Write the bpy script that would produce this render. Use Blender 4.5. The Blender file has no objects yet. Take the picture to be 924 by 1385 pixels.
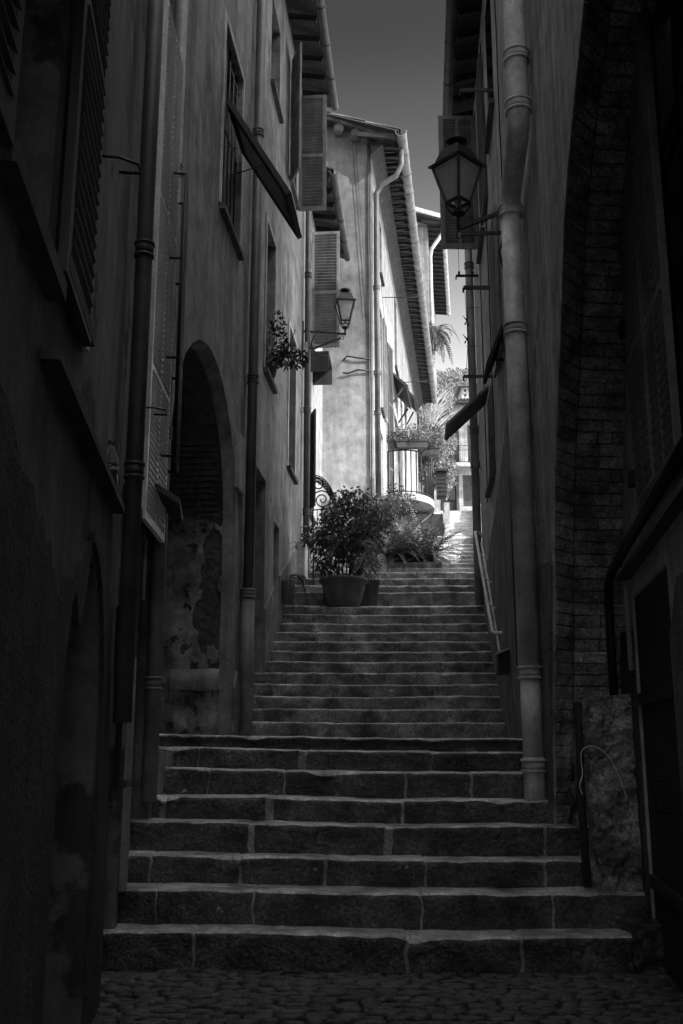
import bpy, math, random
from mathutils import Vector, Matrix, noise
from mathutils.geometry import tessellate_polygon
random.seed(7)
C = bpy.context.scene.collection
R = math.radians
PI = math.pi
# ------------------------------------------------------------------ camera constants
EYE = 1.5; TH = R(12.9); FL = 1347.0
CT, ST = math.cos(TH), math.sin(TH)
def ray(px, py):
    u = (px-462)/FL; v = (692.5-py)/FL
    return u, CT - v*ST, ST + v*CT
def at(px, py, D):
    """world point seen at a photo pixel, at distance D up the alley"""
    u, a, b = ray(px, py); t = D/a
    return Vector((t*u, D, EYE + t*b))
class Plane:
    """vertical wall plane X = a + b*Y; side +1: the alley lies towards +X, -1: towards -X"""
    def __init__(s, a, b, side):
        s.a, s.b, s.side = a, b, side
        l = math.hypot(1, b); s.n = Vector((side/l, -side*b/l, 0)); s.u = Vector((b/l, 1/l, 0))
    def x(s, Y): return s.a + s.b*Y
    def hit(s, px, py):
        u, dy, dz = ray(px, py); t = s.a/(u - s.b*dy)
        return t*dy, EYE + t*dz
    def pt(s, Y, Z, d=0.0):
        return Vector((s.a+s.b*Y, Y, Z)) + s.n*d
PR = Plane(1.03, .08, -1)      # right building
PC = Plane(1.17, .136, -1)     # recessed wall under the brick arch
PL = Plane(-2.21, .08, 1)      # left middle buildings
PN = Plane(-.68, -.12, 1)      # left near building
PF = Plane(-2.2, .132, 1)      # gabled building facade
class Cross:
    """vertical plane facing the camera Y = c"""
    def __init__(s, y): s.y = y
    def pt(s, X, Z, d=0.0): return Vector((X, s.y - d, Z))

# ------------------------------------------------------------------ objects
WL = {}
def empty(name, loc, label, cat, group=None, kind=None, rz=0):
    o = bpy.data.objects.new(name, None); C.objects.link(o)
    o.empty_display_size = .1
    o.location = loc; o.rotation_euler = (0, 0, rz)
    WL[o.name] = Vector(loc)
    tag(o, label, cat, group, kind); return o
def tag(o, label=None, cat=None, group=None, kind=None):
    if label: o['label'] = label
    if cat: o['category'] = cat
    if group: o['group'] = group
    if kind: o['kind'] = kind
    return o
class MB:
    def __init__(s): s.v = []; s.f = []; s.m = []; s.mi = 0; s.sm = []; s.smooth = False
    def quad(s, *p):
        n = len(s.v); s.v += [Vector(q) for q in p]; s.f.append(tuple(range(n, n+len(p)))); s.m.append(s.mi); s.sm.append(False)
        return s
    def mesh(s, vs, fs, smooth=None):
        n = len(s.v); s.v += [Vector(q) for q in vs]
        sm = s.smooth if smooth is None else smooth
        for f in fs: s.f.append(tuple(n+i for i in f)); s.m.append(s.mi); s.sm.append(sm)
        return s
    def hexa(s, c):      # 8 corners: bottom loop 0-3, top loop 4-7
        return s.mesh(c, [(3,2,1,0),(4,5,6,7),(0,1,5,4),(1,2,6,5),(2,3,7,6),(3,0,4,7)], False)
    def box(s, x0, x1, y0, y1, z0, z1):
        return s.hexa([(x0,y0,z0),(x1,y0,z0),(x1,y1,z0),(x0,y1,z0),(x0,y0,z1),(x1,y0,z1),(x1,y1,z1),(x0,y1,z1)])
    def obox(s, o, ax, ay, az):   # oriented box from corner o with 3 edge vectors
        o = Vector(o); ax = Vector(ax); ay = Vector(ay); az = Vector(az)
        return s.hexa([o, o+ax, o+ax+ay, o+ay, o+az, o+ax+az, o+ax+ay+az, o+ay+az])
    def wbox(s, P, a0, a1, z0, z1, d0, d1):   # box in a wall frame
        return s.hexa([P.pt(a0,z0,d0),P.pt(a1,z0,d0),P.pt(a1,z0,d1),P.pt(a0,z0,d1),P.pt(a0,z1,d0),P.pt(a1,z1,d0),P.pt(a1,z1,d1),P.pt(a0,z1,d1)])
    def beam(s, p, q, w, h, up=(0,0,1)):
        p = Vector(p); q = Vector(q); d = (q-p).normalized(); up = Vector(up)
        sd = d.cross(up)
        if sd.length < 1e-4: sd = Vector((1,0,0))
        sd.normalize(); u2 = sd.cross(d).normalized()
        a = sd*w/2; b = u2*h/2
        return s.hexa([p-a-b, p+a-b, q+a-b, q-a-b, p-a+b, p+a+b, q+a+b, q-a+b])
    def tube(s, pts, r, n=8, caps=True, closed=False):
        pts = [Vector(p) for p in pts]; rs = r if isinstance(r, (list, tuple)) else [r]*len(pts)
        vs = []; fs = []; ref = None
        for i, p in enumerate(pts):
            a = pts[max(i-1, 0)]; b = pts[min(i+1, len(pts)-1)]
            t = (b-a).normalized()
            if ref is None:
                ref = Vector((0,0,1)) if abs(t.z) < .9 else Vector((1,0,0))
                ref = t.cross(ref).normalized()
            ref = (ref - t*ref.dot(t)).normalized(); bn = t.cross(ref)
            for k in range(n):
                an = 2*PI*k/n; vs.append(p + (ref*math.cos(an)+bn*math.sin(an))*rs[i])
        for i in range(len(pts)-1):
            for k in range(n):
                fs.append((i*n+k, i*n+(k+1)%n, (i+1)*n+(k+1)%n, (i+1)*n+k))
        if caps: fs.append(tuple(reversed(range(n)))); fs.append(tuple(range(len(vs)-n, len(vs))))
        return s.mesh(vs, fs, True)
    def lathe(s, c, prof, n=20, sx=1, sy=1):     # prof: (r, z)
        c = Vector(c); vs = []; fs = []
        for r, z in prof:
            for k in range(n):
                a = 2*PI*k/n; vs.append(c+Vector((r*math.cos(a)*sx, r*math.sin(a)*sy, z)))
        for i in range(len(prof)-1):
            for k in range(n): fs.append((i*n+k, i*n+(k+1)%n, (i+1)*n+(k+1)%n, (i+1)*n+k))
        fs.append(tuple(reversed(range(n)))); fs.append(tuple(range(len(vs)-n, len(vs))))
        return s.mesh(vs, fs, True)
    def panel(s, P, outer, holes=(), th=.25, back=False):
        """flat wall sheet with real openings and reveals; loops in wall coordinates"""
        loops = [outer]+list(holes)
        flat = [p for l in loops for p in l]
        tris = tessellate_polygon([[Vector((a, z, 0)) for a, z in l] for l in loops])
        n = len(s.v); s.v += [P.pt(a, z, 0) for a, z in flat]
        for t in tris: s.f.append(tuple(n+i for i in t)); s.m.append(s.mi); s.sm.append(False)
        k = 0
        for l in loops:
            m = len(l)
            for i in range(m):
                a = l[i]; b = l[(i+1) % m]
                s.quad(P.pt(*a, 0), P.pt(*b, 0), P.pt(*b, -th), P.pt(*a, -th))
        if back:
            n = len(s.v); s.v += [P.pt(a, z, -th) for a, z in flat]
            for t in tris: s.f.append(tuple(n+i for i in t)); s.m.append(s.mi); s.sm.append(False)
        return s
    def build(s, name, mats, parent=None, label=None, cat=None, group=None, kind=None, loc=None):
        me = bpy.data.meshes.new(name)
        off = Vector((0,0,0))
        if loc is not None: off = Vector(loc)
        me.from_pydata([v-off for v in s.v], [], s.f)
        for m in (mats if isinstance(mats, (list, tuple)) else [mats]): me.materials.append(m)
        me.polygons.foreach_set('material_index', s.m); me.polygons.foreach_set('use_smooth', s.sm)
        me.update()
        o = bpy.data.objects.new(name, me); C.objects.link(o)
        o.parent = parent
        if parent is not None:
            if parent.name in WL:
                o.location = -WL[parent.name] + off
            else: o.location = off
        elif loc is not None: o.location = off
        if parent is not None and parent.name in LOCAL: o.location = (0,0,0)
        return tag(o, label, cat, group, kind)
LOCAL = set()       # roots whose children are modelled in local coordinates
def local_root(*a, **k):
    o = empty(*a, **k); LOCAL.add(o.name); return o
def sub(mb, name, mats, part, **k):
    """sub-part: shares the coordinate frame of its part"""
    o = mb.build(name, mats, None, **k); o.parent = part; return o
def copy_tree(o, parent=None):
    c = o.copy(); C.objects.link(c); c.parent = parent
    for ch in [x for x in bpy.data.objects if x.parent == o]: copy_tree(ch, c)
    return c

# ------------------------------------------------------------------ materials (all neutral: the photograph is monochrome)
MATS = {}
def M(name, c1, c2=None, c3=None, stain=(.8,.8,.25), sharp=.5, peel=None, fine=40, fine_amt=.15, bump=.3, bscale=60, bdist=.01, rough=.9, metal=0, lump=0, lscale=9, band=None, blotch=.22, streak=.12, island=0):
    if c2 is None: c2 = c1*.7
    m = bpy.data.materials.new(name); m.use_nodes = True; nt = m.node_tree; N = nt.nodes; Lk = nt.links
    b = N['Principled BSDF']; b.inputs['Roughness'].default_value = rough; b.inputs['Metallic'].default_value = metal
    tc = N.new('ShaderNodeTexCoord')
    mp = N.new('ShaderNodeMapping'); mp.inputs['Scale'].default_value = stain; Lk.new(tc.outputs['Object'], mp.inputs[0])
    n1 = N.new('ShaderNodeTexNoise'); n1.inputs['Scale'].default_value = 1.7; n1.inputs['Detail'].default_value = 7; n1.inputs['Roughness'].default_value = .62
    n1.inputs['Distortion'].default_value = .5; Lk.new(mp.outputs[0], n1.inputs[0])
    r1 = N.new('ShaderNodeMapRange'); r1.inputs[1].default_value = .5-.28*(1-sharp)-.02; r1.inputs[2].default_value = .5+.28*(1-sharp)+.02; Lk.new(n1.outputs[0], r1.inputs[0])
    mx = N.new('ShaderNodeMix'); mx.data_type = 'RGBA'; mx.inputs[6].default_value = (c1,c1,c1,1); mx.inputs[7].default_value = (c2,c2,c2,1)
    Lk.new(r1.outputs[0], mx.inputs[0]); out = mx.outputs[2]
    hgt = None
    if peel:
        sc, th, soft = peel
        n2 = N.new('ShaderNodeTexNoise'); n2.inputs['Scale'].default_value = sc; n2.inputs['Detail'].default_value = 9; n2.inputs['Roughness'].default_value = .6
        Lk.new(tc.outputs['Object'], n2.inputs[0])
        r2 = N.new('ShaderNodeMapRange'); r2.inputs[1].default_value = th; r2.inputs[2].default_value = th+soft; Lk.new(n2.outputs[0], r2.inputs[0])
        m2 = N.new('ShaderNodeMix'); m2.data_type = 'RGBA'; Lk.new(r2.outputs[0], m2.inputs[0]); Lk.new(out, m2.inputs[6]); m2.inputs[7].default_value = (c3,c3,c3,1); out = m2.outputs[2]
        hgt = r2.outputs[0]
    if band:      # paler render, partly painted-in light, up to an irregular line at height band[0]
        zc, cb_, wob = band
        sp_ = N.new('ShaderNodeSeparateXYZ'); Lk.new(tc.outputs['Object'], sp_.inputs[0])
        nw = N.new('ShaderNodeTexNoise'); nw.inputs['Scale'].default_value = .45; nw.inputs['Detail'].default_value = 8; nw.inputs['Roughness'].default_value = .65; Lk.new(tc.outputs['Object'], nw.inputs[0])
        a1 = N.new('ShaderNodeMath'); a1.operation = 'MULTIPLY_ADD'; Lk.new(nw.outputs[0], a1.inputs[0]); a1.inputs[1].default_value = wob; Lk.new(sp_.outputs['Z'], a1.inputs[2])
        rb = N.new('ShaderNodeMapRange'); rb.inputs[1].default_value = zc-2+wob/2; rb.inputs[2].default_value = zc+2+wob/2; rb.inputs[3].default_value = 1; rb.inputs[4].default_value = 0; Lk.new(a1.outputs[0], rb.inputs[0])
        m4 = N.new('ShaderNodeMix'); m4.data_type = 'RGBA'; Lk.new(rb.outputs[0], m4.inputs[0]); Lk.new(out, m4.inputs[6]); m4.inputs[7].default_value = (cb_,cb_,cb_,1); out = m4.outputs[2]
    n3 = N.new('ShaderNodeTexNoise'); n3.inputs['Scale'].default_value = fine; n3.inputs['Detail'].default_value = 4; Lk.new(tc.outputs['Object'], n3.inputs[0])
    r3 = N.new('ShaderNodeMapRange'); r3.inputs[1].default_value = .3; r3.inputs[2].default_value = .7; r3.inputs[3].default_value = 1-fine_amt; r3.inputs[4].default_value = 1+fine_amt; Lk.new(n3.outputs[0], r3.inputs[0])
    mm = N.new('ShaderNodeMix'); mm.data_type = 'RGBA'; mm.blend_type = 'MULTIPLY'; mm.inputs[0].default_value = 1; Lk.new(out, mm.inputs[6]); Lk.new(r3.outputs[0], mm.inputs[7])
    col_ = mm.outputs[2]
    for amt, scl, det, mpv in ((blotch, 3.3, 9, (1,1,1)), (streak, 1.0, 6, (7,7,.55))):
        if amt:
            mp2 = N.new('ShaderNodeMapping'); mp2.inputs['Scale'].default_value = mpv; mp2.inputs['Location'].default_value = (3.7,1.3,.4); Lk.new(tc.outputs['Object'], mp2.inputs[0])
            nn = N.new('ShaderNodeTexNoise'); nn.inputs['Scale'].default_value = scl; nn.inputs['Detail'].default_value = det; nn.inputs['Roughness'].default_value = .68; Lk.new(mp2.outputs[0], nn.inputs[0])
            rr_ = N.new('ShaderNodeMapRange'); rr_.inputs[1].default_value = .36; rr_.inputs[2].default_value = .64; rr_.inputs[3].default_value = 1-amt*1.6; rr_.inputs[4].default_value = 1+amt; Lk.new(nn.outputs[0], rr_.inputs[0])
            mq = N.new('ShaderNodeMix'); mq.data_type = 'RGBA'; mq.blend_type = 'MULTIPLY'; mq.inputs[0].default_value = 1; Lk.new(col_, mq.inputs[6]); Lk.new(rr_.outputs[0], mq.inputs[7]); col_ = mq.outputs[2]
    if island:
        gi = N.new('ShaderNodeNewGeometry'); ri = N.new('ShaderNodeMapRange'); ri.inputs[3].default_value = 1-island; ri.inputs[4].default_value = 1+island; Lk.new(gi.outputs['Random Per Island'], ri.inputs[0])
        mq = N.new('ShaderNodeMix'); mq.data_type = 'RGBA'; mq.blend_type = 'MULTIPLY'; mq.inputs[0].default_value = 1; Lk.new(col_, mq.inputs[6]); Lk.new(ri.outputs[0], mq.inputs[7]); col_ = mq.outputs[2]
    Lk.new(col_, b.inputs['Base Color'])
    bp = N.new('ShaderNodeBump'); bp.inputs['Strength'].default_value = bump; bp.inputs['Distance'].default_value = bdist
    nb = N.new('ShaderNodeTexNoise'); nb.inputs['Scale'].default_value = bscale; nb.inputs['Detail'].default_value = 5; Lk.new(tc.outputs['Object'], nb.inputs[0])
    src = nb.outputs[0]
    if lump:
        nl = N.new('ShaderNodeTexNoise'); nl.inputs['Scale'].default_value = lscale; nl.inputs['Detail'].default_value = 3; Lk.new(tc.outputs['Object'], nl.inputs[0])
        ma = N.new('ShaderNodeMath'); ma.operation = 'MULTIPLY_ADD'; Lk.new(nl.outputs[0], ma.inputs[0]); ma.inputs[1].default_value = lump; Lk.new(src, ma.inputs[2]); src = ma.outputs[0]
    if hgt is not None:
        ms = N.new('ShaderNodeMath'); ms.operation = 'MULTIPLY_ADD'; Lk.new(hgt, ms.inputs[0]); ms.inputs[1].default_value = -1.2; Lk.new(src, ms.inputs[2]); src = ms.outputs[0]
    Lk.new(src, bp.inputs['Height']); Lk.new(bp.outputs[0], b.inputs['Normal'])
    MATS[name] = m; return m
def Mleaf(name, c1, c2, tr=.25):
    m = bpy.data.materials.new(name); m.use_nodes = True; nt = m.node_tree; N = nt.nodes; Lk = nt.links
    b = N['Principled BSDF']; b.inputs['Roughness'].default_value = .45
    g = N.new('ShaderNodeNewGeometry')
    mx = N.new('ShaderNodeMix'); mx.data_type = 'RGBA'; mx.inputs[6].default_value = (c1,c1,c1,1); mx.inputs[7].default_value = (c2,c2,c2,1)
    Lk.new(g.outputs['Random Per Island'], mx.inputs[0]); Lk.new(mx.outputs[2], b.inputs['Base Color'])
    t = N.new('ShaderNodeBsdfTranslucent'); Lk.new(mx.outputs[2], t.inputs[0])
    ms = N.new('ShaderNodeMixShader'); ms.inputs[0].default_value = tr
    Lk.new(b.outputs[0], ms.inputs[1]); Lk.new(t.outputs[0], ms.inputs[2]); Lk.new(ms.outputs[0], N['Material Output'].inputs[0])
    return m
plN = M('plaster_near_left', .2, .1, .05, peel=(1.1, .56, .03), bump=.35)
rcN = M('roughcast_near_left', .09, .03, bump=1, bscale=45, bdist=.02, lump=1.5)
plL = M('plaster_mid_left', .30, .15, .10, peel=(1.5,.64,.015), stain=(.9,.9,.2), bump=.35, lump=2, lscale=4, streak=.2, blotch=.25)
plL2 = M('plaster_second_left', .34, .26, stain=(.9,.9,.2), bump=.3, streak=.15)
dado = M('stone_dado', .2, .12, .3, stain=(1.6,1.6,1.2), peel=(2.5,.6,.04), bump=.6, bscale=30, bdist=.015, lump=1)
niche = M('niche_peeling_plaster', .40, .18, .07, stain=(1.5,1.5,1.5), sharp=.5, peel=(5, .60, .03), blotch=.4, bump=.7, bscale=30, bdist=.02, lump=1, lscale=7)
plR = M('plaster_right', .50, .30, .22, peel=(1.3,.64,.015), stain=(1.2,1.2,.14), bump=.35, lump=2, lscale=4, streak=.22)
rcR = M('roughcast_right', .24, .13, stain=(1.5,1.5,.8), fine=70, fine_amt=.45, bump=1, bscale=55, bdist=.03, lump=1.2, lscale=18)
plC = M('plaster_recess', .6, .42, bump=.3)
gab = M('plaster_gable', .19, .10, .26, stain=(.55,.55,.4), sharp=.25, peel=(.55,.55,.22), bump=.3, bdist=.015, fine_amt=.1, band=(8.8,.46,7), blotch=.2)  # pale lower band is part new render, part painted-in light
fac = M('plaster_facade', .27, .15, stain=(1.0,1.0,.10), sharp=.2, bump=.2, fine_amt=.06, band=(11.5,.58,6), streak=.22)  # pale lower band paints in the sunlight on the lower facade
farw = M('plaster_far_house', .55, .38, stain=(1,1,.4), bump=.2)
dkwall = M('plaster_shaded_far', .10, .05)
leafK = Mleaf('leaf_deep', .015, .05, .1)
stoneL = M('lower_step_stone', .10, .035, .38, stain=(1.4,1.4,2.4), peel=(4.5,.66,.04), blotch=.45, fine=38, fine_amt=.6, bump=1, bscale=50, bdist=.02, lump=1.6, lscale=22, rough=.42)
worn = M('worn_lit_tread_stone', .6, .3, stain=(2,2,2), blotch=.4, fine=40, fine_amt=.4, bump=.6, bscale=50, bdist=.012, lump=1.5, lscale=20, rough=.42)  # worn stone, paler still to paint in the sky light on treads
mortar = M('step_mortar', .34, .13, stain=(3,3,3), fine_amt=.4, bump=.6, bscale=60, bdist=.01)
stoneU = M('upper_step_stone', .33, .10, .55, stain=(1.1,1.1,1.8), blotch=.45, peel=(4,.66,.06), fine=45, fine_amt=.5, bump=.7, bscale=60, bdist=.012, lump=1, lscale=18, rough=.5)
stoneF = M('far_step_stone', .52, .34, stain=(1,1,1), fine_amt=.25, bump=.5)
cobm = M('cobble_stone', .09, .035, stain=(3,3,3), sharp=.3, fine=30, fine_amt=.5, bump=.8, bscale=50, bdist=.01, rough=.6)
dirt = M('joint_dirt', .03, .02)
blockm = M('rough_block_stone', .46, .14, .6, stain=(2,2,2), peel=(4,.62,.05), fine=40, fine_amt=.5, bump=1, bscale=30, bdist=.03, lump=2, lscale=12)
brickm = M('old_brick', .58, .3, .66, stain=(4,4,7), peel=(6,.63,.05), fine=60, fine_amt=.5, bump=1, bscale=35, bdist=.03, lump=1.5, island=.35, blotch=.4)
brickD = M('dark_shaded_brick', .12, .06, .2, stain=(3,3,5), peel=(4,.62,.06), fine=50, fine_amt=.4, bump=.9, bscale=45, bdist=.015, lump=1)  # dark brick tone, also painting in the shade under the arch crown
mortb = M('brick_mortar', .12, .07, bump=.8)
pipe = M('painted_drainpipe', .26, .18, stain=(2,2,.6), bump=.08, rough=.55, fine_amt=.1)
pipeD = M('dark_drainpipe', .10, .06, stain=(2,2,.6), bump=.08, rough=.55, fine_amt=.1)
pipeR = M('grey_drainpipe', .7, .5, stain=(2,2,.5), bump=.08, rough=.5, fine_amt=.12)
iron = M('black_iron', .018, .012, bump=.1, rough=.5, metal=.3)
shutD = M('dark_shutter_paint', .09, .06, stain=(3,3,1), bump=.1, rough=.6)
shutM = M('grey_shutter_paint', .22, .17, stain=(3,3,1), bump=.1, rough=.6)
shutB = M('pale_shutter_paint', .6, .5, stain=(3,3,1), bump=.1, rough=.6)
woodD = M('dark_wood', .035, .02, stain=(8,8,.6), bump=.4, rough=.8)
tile = M('roof_tile', .16, .08, .25, stain=(3,3,3), peel=(3,.62,.06), bump=.5, rough=.9)
soff = M('eave_boards', .07, .04, stain=(5,5,5), bump=.3)
white = M('white_trim', .5, .38, stain=(2,2,1), bump=.15)
brightp = M('bright_shutter_paint', .85, .7, stain=(3,3,1), bump=.1, rough=.35, blotch=.1, streak=.05)
sillm = M('stone_sill', .12, .08, bump=.4)
pot = M('terracotta_dark', .11, .08, stain=(2,2,2), bump=.15, rough=.7)
potL = M('terracotta_mid', .22, .15, stain=(2,2,2), bump=.15, rough=.7)
steel = M('painted_rail', .8, .65, bump=.05, rough=.4, fine_amt=.05)
hill_m = M('far_hillside', .5, .25, .65, stain=(.25,.25,.25), sharp=.5, peel=(.3,.57,.05), fine=2.5, fine_amt=.6, bump=.5)
leafD = Mleaf('leaf_dark', .04, .15); leafM = Mleaf('leaf_mid', .03, .13, .22); leafB = Mleaf('leaf_pale', .10, .36, .35)
bark = M('bark', .12, .07, bump=.8)
def simple(name, c, rough=.3, metal=0, tr=0):
    m = bpy.data.materials.new(name); m.use_nodes = True; b = m.node_tree.nodes['Principled BSDF']
    b.inputs['Base Color'].default_value = (c,c,c,1); b.inputs['Roughness'].default_value = rough; b.inputs['Metallic'].default_value = metal
    b.inputs['Transmission Weight'].default_value = tr; return m
glass = simple('window_glass', .02, .08)
lampglass = M('frosted_lamp_glass', .55, .45, stain=(3,3,3), bump=.03, rough=.25, fine_amt=.05)
_n = lampglass.node_tree; _t = _n.nodes.new('ShaderNodeBsdfTranslucent'); _t.inputs[0].default_value = (.9,.9,.9,1); _m = _n.nodes.new('ShaderNodeMixShader'); _m.inputs[0].default_value = .85
_n.links.new(_n.nodes['Principled BSDF'].outputs[0], _m.inputs[1]); _n.links.new(_t.outputs[0], _m.inputs[2]); _n.links.new(_m.outputs[0], _n.nodes['Material Output'].inputs[0])
plastic = simple('clear_bottle', .75, .08, 0, .9); cola = simple('cola', .01, .1); lab = simple('bottle_label', .03, .4); wr = simple('label_writing', .85, .5)

# ------------------------------------------------------------------ generic pieces
def shutter(name, parent, o, wdir, w, h, mat, cols=1, rows=(0.5,), th=.035, tilt=1, fr=.07, nrm=None, slat=.066, updir=(0,0,1), ov=.40, **k):
    """louvred leaf: o = lower hinge corner, wdir = direction of the width"""
    o = Vector(o); wd = Vector(wdir).normalized(); up = Vector(updir).normalized(); n = wd.cross(up).normalized()
    mb = MB()
    def piece(a0, a1, z0, z1, t=th):
        mb.obox(o+wd*a0+up*z0-n*t/2, wd*(a1-a0), n*t, up*(z1-z0))
    piece(0, fr, 0, h); piece(w-fr, w, 0, h)
    cw = (w-2*fr-(cols-1)*fr*.7)/cols
    for c in range(1, cols): a = fr+c*cw+(c-1)*fr*.7; piece(a, a+fr*.7, fr*1.3, h-fr)
    ys = [0]+[r*h for r in rows]+[h]
    piece(fr, w-fr, 0, fr*1.3); piece(fr, w-fr, h-fr, h)
    for r in rows: piece(fr, w-fr, r*h-fr*.55, r*h+fr*.55)
    for i in range(len(ys)-1):
        za = ys[i]+(fr*1.3 if i == 0 else fr*.55); zb = ys[i+1]-(fr if i == len(ys)-2 else fr*.55)
        m = max(2, int((zb-za)/slat)); st = (zb-za)/m
        for c in range(cols):
            a0 = fr+c*(cw+fr*.7)
            for j in range(m):
                z = za+(j+.5)*st
                p = o+wd*a0+up*z
                a = n*max(th,.045)*.62*tilt; b = up*st*ov
                q = [p-a-b, p-a-b+up*.007, p+a+b+up*.007, p+a+b]
                mb.hexa([q[0], q[0]+wd*cw, q[3]+wd*cw, q[3], q[1], q[1]+wd*cw, q[2]+wd*cw, q[2]])
    return sub(mb, name, mat, parent, **k) if (parent is not None and parent.name not in WL) else mb.build(name, mat, parent, **k)

def window(bld, P, a0, a1, z0, z1, recess=.16, frame=shutD, pane=glass, sill=True, sillmat=None, bars=0, surround=None, cross=True):
    mb = MB(); f = .06
    for (b0,b1,c0,c1) in ((a0,a0+f,z0,z1),(a1-f,a1,z0,z1),(a0+f,a1-f,z0,z0+f),(a0+f,a1-f,z1-f,z1)):
        mb.wbox(P, b0, b1, c0, c1, -recess-.05, -recess)
    if cross:
        mb.wbox(P, (a0+a1)/2-.03, (a0+a1)/2+.03, z0+f, z1-f, -recess-.045, -recess-.004)
        mb.wbox(P, a0+f, (a0+a1)/2-.032, z0+(z1-z0)*.62, z0+(z1-z0)*.62+.04, -recess-.04, -recess-.01)
        mb.wbox(P, (a0+a1)/2+.032, a1-f, z0+(z1-z0)*.62, z0+(z1-z0)*.62+.04, -recess-.04, -recess-.01)
    w = mb.build('window', frame, bld)
    m2 = MB(); m2.wbox(P, a0, a1, z0, z1, -recess-.08, -recess-.055); 
    sub(m2, 'pane', pane, w)
    if sill:
        m3 = MB(); m3.wbox(P, a0-.06, a1+.06, z0-.07, z0, -recess+.01, .07); sub(m3, 'sill', sillmat or sillm, w)
    if surround:
        m4 = MB(); s_ = .09
        m4.wbox(P, a0-s_, a0, z0, z1+s_, .002, .02); m4.wbox(P, a1, a1+s_, z0, z1+s_, .002, .02); m4.wbox(P, a0, a1, z1, z1+s_, .002, .02)
        sub(m4, 'surround', surround, w)
    if bars:
        m5 = MB()
        for i in range(bars):
            a = a0+(a1-a0)*(i+.5)/bars; m5.tube([P.pt(a, z0, -.05), P.pt(a, z1, -.05)], .011, 6)
        for z in (z0+.2, (z0+z1)/2, z1-.2): m5.tube([P.pt(a0, z, -.05), P.pt(a1, z, -.05)], .009, 6)
        sub(m5, 'window_bars', iron, w)
    return w
def rect(a0, a1, z0, z1): return [(a0,z0),(a1,z0),(a1,z1),(a0,z1)]
def drain(bld, pts, r, mat, collars=(), name='drainpipe', n=14, brackets=(), P=None):
    o = MB(); o.tube(pts, r, n); d = o.build(name, mat, bld)
    for z in collars:
        c = MB()
        # locate on the polyline by height
        for i in range(len(pts)-1):
            a, b = Vector(pts[i]), Vector(pts[i+1])
            if min(a.z,b.z) <= z <= max(a.z,b.z) and abs(a.z-b.z) > 1e-6:
                t = (z-a.z)/(b.z-a.z); p = a.lerp(b, t)
                for dz, rr, hh in ((0, 1.22, .02), (.03, 1.12, .05), (.085, 1.24, .02)):
                    c.lathe(p+Vector((0,0,dz)), [(r*1.02, 0), (r*rr, .003), (r*rr, hh), (r*1.02, hh+.004)], n)
                break
        sub(c, 'collar', mat, d)
    return d
def leaf(mb, p, d, n, L, W):
    d = d.normalized(); s = d.cross(n)
    if s.length < 1e-3: s = Vector((1,0,0))
    s = s.normalized(); nn = s.cross(d)
    a = p; b = p+d*L*.45+s*W/2+nn*L*.06; c = p+d*L-nn*L*.08; e = p+d*L*.45-s*W/2+nn*L*.06
    mb.mesh([a,b,c,e], [(0,1,2,3)], False)
def rv():
    while 1:
        v = Vector((random.uniform(-1,1), random.uniform(-1,1), random.uniform(-1,1)))
        if .05 < v.length < 1: return v.normalized()
def clump(mb, c, rad, n, L, W=None, droop=.4, shell=.3):
    c = Vector(c); rad = Vector(rad); W = W or L*.45
    for i in range(n):
        v = rv(); q = v*(shell+(1-shell)*random.random()**.5)
        p = c+Vector((q.x*rad.x, q.y*rad.y, q.z*rad.z))
        d = (v*.6+rv()*.7+Vector((0,0,-droop))).normalized()
        leaf(mb, p, d, rv(), L*random.uniform(.6,1.2), W*random.uniform(.7,1.2))
def frond(mb, base, dirv, L, leafL, arch=.9, n=22, w=.02, stemr=.006, width_curve=True, stemmb=None):
    base = Vector(base); d = Vector(dirv).normalized(); pts = []; p = base.copy(); v = d.copy(); st = L/n
    side = d.cross(Vector((0,0,1)))
    side = side.normalized() if side.length > .05 else Vector((1,0,0))
    for i in range(n+1):
        pts.append(p.copy()); p = p+v*st; v = (v+Vector((0,0,-arch*st/L*1.6))).normalized()
        t = i/n
        if i > 1:
            ll = leafL*(math.sin(PI*min(1,.15+t*.85))**.6 if width_curve else 1)
            for sg in (-1, 1):
                dd = (side*sg+v*.75+Vector((0,0,-.15+random.uniform(-.2,.2)))).normalized()
                leaf(mb, p, dd, v.cross(side)+rv()*.3, ll*random.uniform(.8,1.1), w)
    (stemmb or mb).tube(pts, [stemr*(1-.8*i/n) for i in range(n+1)], 4)

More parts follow.
